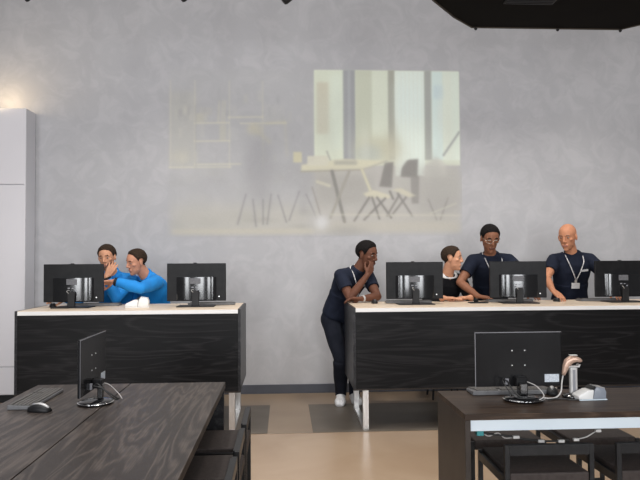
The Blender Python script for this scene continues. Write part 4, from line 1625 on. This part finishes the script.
    dt = e * np.minimum(hw, dep) + np.maximum(0, np.abs(tt - tcl) * TL)
    names.append('torso')
    ds.append(dt)
    ts.append(tt)
    ds = np.array(ds)
    ts = np.array(ts)
    reg = ds.argmin(axis=0)
    tpar = ts[reg, np.arange(len(V))]
    idx = {nme: i for i, nme in enumerate(names)}

    def is_(*nn):
        m = np.zeros(len(V), bool)
        for q in nn:
            m |= reg == idx[q]
        return m

    hl = V - np3(hc)
    hr_, hf2, hu2 = hl @ np3(hrt) / s, hl @ np3(hf_) / s, hl @ np3(hu) / s

    def mesh_from(name, verts, faces, mat, parent=None):
        mm = bpy.data.meshes.new(name)
        mm.from_pydata((verts - np3(base)).tolist(), [], faces if isinstance(faces, list) else faces.tolist())
        mm.materials.append(M[mat])
        mm.polygons.foreach_set('use_smooth', np.ones(len(mm.polygons), bool))
        o = bpy.data.objects.new(name, mm)
        COL.objects.link(o)
        if parent is not None:
            o.parent = parent
        return o

    body = mesh_from('person', V, Q, sp['skin'])
    body.location = base
    tag(body, sp['label'], 'person')

    # neighbour smoothing operator for offsets
    E = np.concatenate([Q[:, [0, 1]], Q[:, [1, 2]], Q[:, [2, 3]], Q[:, [3, 0]]])

    def blur(a, it):
        a = a.astype(float)
        deg = np.zeros(len(V))
        np.add.at(deg, E[:, 0], 1)
        np.add.at(deg, E[:, 1], 1)
        for _ in range(it):
            b = np.zeros_like(a)
            np.add.at(b, E[:, 0], a[E[:, 1]])
            np.add.at(b, E[:, 1], a[E[:, 0]])
            sh = (len(V),) + (1,) * (a.ndim - 1)
            a = 0.5 * a + 0.5 * b / deg.reshape(sh)
        return a

    def shell(name, mask, off, mat, inner=0.002, sm=0, thick=None):
        fm = mask[Q].all(axis=1)
        q = Q[fm]
        if len(q) == 0:
            return None
        used = np.unique(q)
        mp = -np.ones(len(V), int)
        mp[used] = np.arange(len(used))
        q = mp[q]
        n = len(used)
        N2 = Nn
        VV = V
        if sm:
            key = ('sm', sm)
            if key not in cache:
                cache[key] = blur(V, sm)
            VV = cache[key]
        o = np.broadcast_to(off, (len(V),))[used][:, None]
        outer = VV[used] + N2[used] * o
        ins = (outer - N2[used] * thick) if thick else (V[used] - N2[used] * inner)
        ed = np.concatenate([q[:, [0, 1]], q[:, [1, 2]], q[:, [2, 3]], q[:, [3, 0]]])
        ks = {}
        for a, b in ed.tolist():
            if (b, a) in ks:
                del ks[(b, a)]
            else:
                ks[(a, b)] = 1
        rim = [(b, a, a + n, b + n) for (a, b) in ks]
        if ks:
            re_ = np.array(list(ks.keys()))
            for _ in range(6):
                for arr in (outer, ins):
                    acc = np.zeros_like(arr)
                    cn = np.zeros(n)
                    np.add.at(acc, re_[:, 0], arr[re_[:, 1]])
                    np.add.at(acc, re_[:, 1], arr[re_[:, 0]])
                    np.add.at(cn, re_[:, 0], 1)
                    np.add.at(cn, re_[:, 1], 1)
                    k_ = cn > 0
                    arr[k_] = 0.5 * arr[k_] + 0.5 * acc[k_] / cn[k_][:, None]
        faces = q.tolist() + [[a + n for a in f[::-1]] for f in q.tolist()] + [list(f) for f in rim]
        return mesh_from(name, np.concatenate([outer, ins]), faces, mat, body)

    cache = {}
    # ---- clothes
    long = sp.get('long', False)
    slv = 0.93 if long else 0.60
    torso = is_('torso')
    shirt = (torso & (tpar > -0.06) & (tpar < 1.2)) | is_('uarmR', 'uarmL')
    if long:
        shirt |= is_('farmR', 'farmL') & (tpar < 0.90)
    else:
        for key in 'RL':
            shirt &= ~((reg == idx['uarm' + key]) & (tpar > slv))
    # collar height on the neck
    nd = (V - np3(nk0)) @ np3((nk1 - nk0).normalized())
    front = (V - np3(nk0)) @ np3(Ft)
    shirt |= is_('neck') & (nd < sp.get('collar', 0.030) - 0.55 * np.clip(front, 0, 1))
    off = np.full(len(V), sp.get('cloth', 0.011))
    off = off + wrinkle(V, sp.get('wr', 0.003)) + np.where(torso & (tpar < 0.45), 0.006, 0)
    if not long:
        for key in 'RL':
            off = off + np.where(reg == idx['uarm' + key], 0.010 * np.clip(tpar, 0, 0.6), 0)
    off = np.maximum(blur(off, 6), 0.006)
    shell('shirt', shirt, off, sp['shirt'], sm=6 if long else 4)
    trous = (torso & (tpar < 0.05)) | is_('thighR', 'thighL', 'shinR', 'shinL')
    trous &= ~is_('footR', 'footL')
    to = np.full(len(V), 0.008) + np.where(is_('shinR', 'shinL'), 0.012, 0.004) + wrinkle(V, 0.003, 0.8)
    to = np.where(torso, 0.006, to)
    shell('trousers', trous, np.maximum(blur(to, 6), 0.005), 'trouser', sm=4)
    # collar ring
    if sp.get('collar_mat'):
        cmask = (is_('neck', 'torso')) & (nd > sp.get('c0', 0.005)) & (nd < sp.get('c1', 0.045) - 0.45 * np.clip(front, 0, 1))
        cmask &= np.abs(xr) < 0.10
        shell('collar', cmask, 0.017, sp['collar_mat'], sm=2)
    # shoes
    for key in 'RL':
        m = (reg == idx['foot' + key]) | ((reg == idx['shin' + key]) & (tpar > 0.97))
        sh_ = shell('shoe', m, sp.get('shoe_t', 0.006), sp.get('shoe', 'dark_shoe'), sm=2)
        hip, kn, an, td = info['leg' + key]
        sd = td.cross(Z3)
        outl = []
        for k in range(24):
            th = 2 * math.pi * k / 24
            lx = math.cos(th) * 0.135 + 0.062
            ly = math.sin(th) * (0.047 + 0.006 * math.cos(th))
            outl.append(an + td * lx + sd * ly)
        bm2 = bmesh.new()
        zf = sp.get('floor' + key, 0.001)
        prism(bm2, [(p.x - base.x, p.y - base.y) for p in outl], an.z - 0.079, an.z - 0.056, 0.003)
        if sh_ is not None:
            finish(bm2, 'sole', sp.get('solem', 'dark_shoe'), sh_, False)
        else:
            bm2.free()
    # ---- hair, brows, lips
    headm = is_('head') | (is_('neck') & (nd > 0.05))
    headm &= ds[idx['head']] < 0.03
    for key in 'RL':
        headm &= ~(reg == idx['hand' + key])
    if sp.get('hair'):
        hm = sp.get('hairline', [(-0.12, -0.060), (-0.06, -0.052), (-0.030, -0.020), (0.004, 0.004), (0.020, 0.006), (0.034, 0.036), (0.046, 0.070), (0.068, 0.090), (0.12, 0.096)])
        line_ = np.interp(hf2, [p[0] for p in hm], [p[1] for p in hm])
        ear = (np.abs(hr_) > 0.068) & (((hf2 + 0.014) / 0.030) ** 2 + ((hu2 + 0.006) / 0.044) ** 2 < 1)
        hmask = headm & (hu2 > line_) & ~ear & (hu2 > -0.075)
        ht = sp.get('hair_t', 0.010)
        dd = np.clip((hu2 - line_) / 0.05, 0, 1)
        ho = 0.003 + ht * dd + wrinkle(V, 0.0012, 4.0)
        shell('hair', hmask, ho, sp['hair'])
    if sp.get('beard'):
        bmk = headm & (hf2 > 0.012) & (hu2 < -0.036 - 0.25 * np.clip(hf2 - 0.05, 0, 1) + 0.4 * np.clip(0.05 - hf2, 0, 1)) & (hu2 > -0.125)
        lipz = (np.abs(hr_) < 0.021) & (hu2 > -0.072) & (hu2 < -0.050)
        shell('beard', bmk & ~lipz & ~((hf2 > 0.093)), 0.0022, sp['beard'])
    brow = headm & (hf2 > 0.045) & (np.abs(hr_) > 0.013) & (np.abs(hr_) < 0.048) & (np.abs(hu2 - 0.034 + 0.16 * np.clip(np.abs(hr_) - 0.03, 0, 1)) < 0.0058)
    shell('eyebrows', brow, 0.0018, sp.get('brow', 'hair_brown'))
    lips = headm & (hf2 > 0.06) & (np.abs(hr_) < 0.025) & (hu2 < -0.0525) & (hu2 > -0.0700)
    shell('lips', lips, 0.0012, sp.get('lip', 'lip_light'))
    for sg in (-1, 1):
        bm2 = bmesh.new()
        c = H(0.031 * sg, 0.0735, 0.011) - base
        ellipsoid(bm2, c, 0.0125 * s, 0.0075 * s, 0.0052 * s * sp.get('lid', 1.0), B, 16, 10)
        eo = finish(bm2, 'eye', 'eye_white', body, True)
        gz = sp.get('gaze', 0.0)
        bm2 = bmesh.new()
        ellipsoid(bm2, H((0.031) * sg + gz, 0.0768, 0.0100) - base, 0.0078 * s, 0.0052 * s, 0.0056 * s * sp.get('lid', 1.0), B, 12, 8)
        finish(bm2, 'iris', 'iris', eo, True)
    # ---- accessories
    def surf(px_r, t, side_off=0.0, lift=0.018):
        """point on the chest front at lateral offset px_r and spine fraction t"""
        c0 = spine(t) + Rt * px_r
        o3 = np3(c0)
        dv = V - o3
        lat = np.abs(dv @ np3(Rt)) + np.abs(dv @ pu)
        ff = dv @ np3(Ft)
        ok = (lat < 0.02) & (ff > 0) & (torso | is_('neck'))
        v = ff[ok].max() if ok.any() else 0.11
        return c0 + Ft * (v + lift)

    if sp.get('lanyard'):
        tb = sp['lanyard']
        bm2 = bmesh.new()
        strap = None
        for sg in (-1, 1):
            ptsL = [nk0 + Rt * (0.0) - Ft * 0.090 + U * 0.040, nk0 + Rt * (sg * 0.082) - Ft * 0.03 + U * 0.040, nk0 + Rt * (sg * 0.086) + Ft * 0.045 + U * 0.018]
            for q in range(6):
                u = q / 5
                ptsL.append(surf(sg * (0.072 * (1 - u) + 0.006), 0.925 - (0.925 - tb) * u, lift=0.030))
            sp_ = spline([p - base for p in ptsL], 6)
            tube(bm2, sp_, 0.0052, 6)
        strap = finish(bm2, 'lanyard', 'strap', body, True)
        cpt = surf(0, tb - 0.02, lift=0.026) - base
        bm2 = bmesh.new()
        mtx = Matrix.Translation(cpt - U * 0.03) @ Matrix((Rt, Ft, U)).transposed().to_4x4()
        bx(bm2, -0.012, 0.012, -0.003, 0.003, 0.0, 0.035, 0.002, mat=mtx)
        finish(bm2, 'clip', 'silver', strap)
        bm2 = bmesh.new()
        bx(bm2, -0.042, 0.042, -0.002, 0.002, -0.062, 0.0, 0.001, mat=mtx @ Matrix.Rotation(R(sp.get('badge_rot', 0)), 4, 'Y'))
        finish(bm2, 'badge', 'badge', strap)
    if sp.get('nametag'):
        xo, tv = sp['nametag']
        cpt = surf(xo, tv, lift=0.022) - base
        bm2 = bmesh.new()
        bx(bm2, -0.038, 0.038, -0.002, 0.002, -0.010, 0.010, 0.001, mat=Matrix.Translation(cpt) @ Matrix((Rt, Ft, U)).transposed().to_4x4() @ Matrix.Rotation(R(sp.get('tag_rot', 8)), 4, 'Y'))
        finish(bm2, 'name_tag', 'tagm', body)
    for key in sp.get('watch', ''):
        sh, el, wr = info[key]
        d = (wr - el).normalized()
        c = wr - d * 0.012
        bm2 = bmesh.new()
        mtx = Matrix.Translation(c - base) @ d.to_track_quat('Z', 'Y').to_matrix().to_4x4()
        rr = 0.040 if long else 0.0325
        lathe(bm2, [(rr - 0.002, -0.011), (rr, -0.008), (rr, 0.008), (rr - 0.002, 0.011)], n=20, mat=mtx)
        wt = finish(bm2, 'watch', sp.get('watchm', 'black'), body, True)
    if sp.get('glasses'):
        bm2 = bmesh.new()
        for sg in (-1, 1):
            ring = [H(0.032 * sg + 0.024 * math.cos(a), 0.0935 - 0.012 * abs(math.cos(a)) * (1 if math.cos(a) * sg > 0 else 0), 0.006 + 0.017 * math.sin(a)) - base
                    for a in [2 * math.pi * k / 20 for k in range(20)]]
            tube(bm2, ring, 0.0019, 6, closed=True)
            tube(bm2, [H(0.056 * sg, 0.083, 0.012) - base, H(0.074 * sg, 0.05, 0.014) - base, H(0.079 * sg, -0.01, 0.016) - base], 0.0018, 6)
        tube(bm2, [H(-0.008, 0.0945, 0.010) - base, H(0, 0.097, 0.012) - base, H(0.008, 0.0945, 0.010) - base], 0.0018, 6)
        finish(bm2, 'glasses', 'glasses', body, True)
    return body


def stool(x, y, top, label, rz=0.0):
    t = thing('bar_stool', label, 'stool', (x, y, 0), rz, None)
    bm = bmesh.new()
    lathe(bm, [(0.15, top - 0.045), (0.165, top - 0.035), (0.165, top - 0.012), (0.15, top)], n=28)
    finish(bm, 'seat', 'seat', t, True)
    for k in range(4):
        a = R(45 + 90 * k)
        bm = bmesh.new()
        tube(bm, [(0.11 * math.cos(a), 0.11 * math.sin(a), top - 0.046), (0.19 * math.cos(a), 0.19 * math.sin(a), 0.0)], 0.011, 8)
        finish(bm, 'leg', 'black_metal', t)
    bm = bmesh.new()
    tube(bm, [(0.172 * math.cos(2 * math.pi * k / 28), 0.172 * math.sin(2 * math.pi * k / 28), 0.21) for k in range(28)], 0.008, 8, closed=True)
    finish(bm, 'foot_ring', 'black_metal', t)
    return t


def V3(*a):
    return Vector(a)


def pz(px, py, Y, z=None):
    p = at_y(px, py, Y)
    if z is not None:
        p.z = z
    return p


CT = COUNTER_Z
ax = at_y(112, 280, 6.55).x
SEATP = 0.80
# A: bearded man in blue, chin on his hand
person(dict(label='person in a blue long-sleeved top resting chin on hand behind the left monitor', skin='skin_light', shirt='blue_cloth', long=True,
            face=8, pelvis=V3(ax, 6.78, SEATP), neck=pz(113, 276, 6.53), bend=0.045, bulk=0.98,
            head=pz(107, 257.5, 6.44), yaw=-4, pitch=12, roll=4, hair='hair_brown', hair_t=0.011,  beard='stubble', cloth=0.014, wr=0.004,
            hs=1.0, collar=0.062, c0=0.01, c1=0.075, collar_mat='blue_cloth',
            L=dict(wrist=pz(106.5, 277.5, 6.27), elbow=pz(116, 300, 6.29, CT + 0.062), dir=pz(114.5, 262, 6.33) - pz(106.5, 277, 6.27), palm=V3(-0.1, 1, 0.5), curl=0.22, hint=V3(0, 0, -1)),
            R=dict(wrist=pz(66, 302, 6.10, CT + 0.072), hint=V3(-0.4, 0.3, -1), dir=V3(-0.75, -0.6, -0.08), palm=V3(0, 0, -1), curl=0.22),
            footR=(V3(ax - 0.09, 6.60, 0.305), V3(-0.1, -1, 0)), footL=(V3(ax + 0.09, 6.60, 0.305), V3(0.1, -1, 0)), watch='L'))
stool(ax, 6.80, SEATP - 0.125, 'black bar stool under the bearded man in blue behind the left counter')
# B: man in blue pointing
bxx = at_y(151, 280, 6.6).x
person(dict(label='person in a blue long-sleeved top pointing an arm at the screen beside them', skin='skin_pink', shirt='blue_cloth', long=True,
            face=-46, pelvis=V3(bxx + 0.02, 6.78, SEATP), neck=pz(147, 277.5, 6.53), bend=0.05, bulk=0.98,
            head=pz(136, 262, 6.42), yaw=-48, pitch=16, roll=-4, hair='hair_brown', hair_t=0.010, cloth=0.014, wr=0.004, collar=0.070,
            hairline=[(-0.12, -0.060), (-0.06, -0.052), (-0.030, -0.020), (0.004, 0.004), (0.016, 0.010), (0.028, 0.044), (0.044, 0.082), (0.066, 0.100), (0.12, 0.104)],
            c0=0.01, c1=0.075, collar_mat='blue_cloth',
            L=dict(wrist=pz(114.5, 281.5, 6.16), hint=V3(0.5, -1.0, -0.35), dir=V3(-1, -0.05, -0.12), palm=V3(0.1, -0.5, -1), point=True, sh=V3(-0.03, -0.02, 0.0)),
            R=dict(wrist=V3(bxx - 0.20, 6.55, 0.90), hint=V3(-0.5, 0.8, -0.3), dir=V3(-0.2, -0.9, -0.2), palm=V3(0, -0.2, -1), curl=0.3),
            footR=(V3(bxx - 0.10, 6.62, 0.305), V3(-0.5, -1, 0)), footL=(V3(bxx + 0.06, 6.60, 0.305), V3(-0.3, -1, 0)), watch='L'))
stool(bxx + 0.02, 6.80, SEATP - 0.125, 'black bar stool under the pointing man in blue behind the left counter')
# C: man leaning at the end of the right counter, hand on chin
person(dict(label='person in navy polo shirt and white sneakers leaning at the counter end, hand on chin', skin='skin_dark', shirt='navy_cloth',
            face=36, pelvis=pz(339, 318, 6.62, 0.905), neck=pz(357.5, 271.5, 6.40), bend=0.05, bulk=1.0,
            head=pz(367.3, 254.8, 6.36), yaw=50, pitch=14, roll=3, hair='hair_black', hair_t=0.012, brow='hair_black', lip='lip_dark', beard=None,
            hs=1.10, collar=0.042, c0=0.012, collar_mat='navy_cloth',
            R=dict(elbow=pz(350, 298.5, 6.21, CT + 0.046), wrist=pz(367, 275.5, 6.20), dir=pz(373.5, 263.5, 6.26) - pz(367, 275.5, 6.20), palm=V3(-0.35, 0.9, 0.3), curl=0.42, hint=V3(0, 0, -1)),
            L=dict(elbow=pz(377.5, 296, 6.30, CT + 0.050), wrist=pz(362, 298, 6.15, CT + 0.040), dir=V3(-1, -0.08, 0.02), palm=V3(0, -0.3, -1), curl=0.35, hint=V3(0, 0, -1)),
            footR=(pz(341, 400, 6.62, 0.085), V3(-0.15, -1, 0)), footL=(pz(354.5, 400, 6.66, 0.085), V3(0.1, -1, 0)), knee=V3(0.3, -1, 0),
            shoe='sneaker', shoe_t=0.012, solem='sole', lanyard=0.70, nametag=(-0.095, 0.79), watch='L', watchm='silver'))
# D: man in a black pullover, looking right
dx = at_y(446, 280, 6.6).x
person(dict(label='person in black pullover over white collar looking sideways behind the right counter', skin='skin_light', shirt='black_cloth', long=True,
            face=14, pelvis=V3(dx, 6.78, SEATP), neck=pz(447.5, 276, 6.54), bend=0.045, bulk=0.95,
            head=pz(452.5, 258.5, 6.48), yaw=66, pitch=4, roll=0, hair='hair_brown', hair_t=0.010, cloth=0.011, wr=0.003, collar=0.020,
            c0=0.012, c1=0.055, collar_mat='white_cloth',
            R=dict(wrist=pz(443, 298, 6.22, CT + 0.036), hint=V3(-0.6, 0.3, -1), dir=V3(1, -0.25, 0.0), palm=V3(0, 0, -1), curl=0.16),
            L=dict(wrist=pz(470.5, 298, 6.28, CT + 0.036), hint=V3(0.6, 0.3, -1), dir=V3(-1, -0.35, 0.0), palm=V3(0, 0, -1), curl=0.2),
            footR=(V3(dx - 0.09, 6.60, 0.305), V3(-0.1, -1, 0)), footL=(V3(dx + 0.09, 6.60, 0.305), V3(0.1, -1, 0))))
stool(dx, 6.80, SEATP - 0.125, 'black bar stool under the man in the black pullover')
# E: man with glasses bending over his screen
ex = at_y(493, 280, 6.7).x
person(dict(label='person with glasses in navy polo shirt looking down at the monitor', skin='skin_brown', shirt='navy_cloth',
            face=2, pelvis=V3(ex, 6.80, 0.985), neck=pz(491.5, 256, 6.52), bend=0.035, bulk=1.06,
            head=pz(490, 238.5, 6.41), yaw=0, pitch=24, hair='hair_black', hair_t=0.010, brow='hair_black', lip='lip_dark', hs=1.12, lid=0.45,
            collar=0.042, c0=0.012, collar_mat='navy_cloth', glasses=True,
            R=dict(wrist=pz(477.5, 294.5, 6.26, CT + 0.050), hint=V3(-1, 0.25, -0.3), dir=V3(0.75, -0.6, -0.1), palm=V3(0, 0, -1), curl=0.35),
            L=dict(wrist=pz(527, 295, 6.26, CT + 0.066), hint=V3(1, 0.25, -0.3), dir=V3(0.35, -0.9, -0.12), palm=V3(0, 0, -1), curl=0.25),
            footR=(V3(ex - 0.12, 6.72, 0.081), V3(-0.2, -1, 0)), footL=(V3(ex + 0.12, 6.72, 0.081), V3(0.2, -1, 0)),
            lanyard=0.62, nametag=(-0.085, 0.74)))
# F: bald man
fx = at_y(573, 280, 6.65).x
person(dict(label='bald person in navy polo shirt with badge standing at the counter, hand on a mouse', skin='skin_tan', shirt='navy_cloth',
            face=-4, pelvis=V3(fx, 6.74, 0.96), neck=pz(572.5, 254.5, 6.56), bend=0.02, bulk=1.04,
            head=pz(567.5, 237, 6.50), yaw=-44, pitch=15, hair=None, hs=1.12, brow='stubble',
            collar=0.042, c0=0.012, collar_mat='navy_cloth',
            R=dict(wrist=pz(552.5, 291.5, 6.20, CT + 0.105), hint=V3(-0.6, 0.5, -0.3), dir=V3(0.30, -0.75, -0.48), palm=V3(0.2, -0.3, -1), curl=0.28),
            L=dict(wrist=pz(612, 292, 6.22, CT + 0.075), hint=V3(1, 0.4, -0.2), dir=V3(0.05, -1, -0.22), palm=V3(0, 0, -1), curl=0.25),
            footR=(V3(fx - 0.11, 6.70, 0.081), V3(-0.25, -1, 0)), footL=(V3(fx + 0.11, 6.70, 0.081), V3(0.25, -1, 0)),
            lanyard=0.60, nametag=(-0.085, 0.76)))
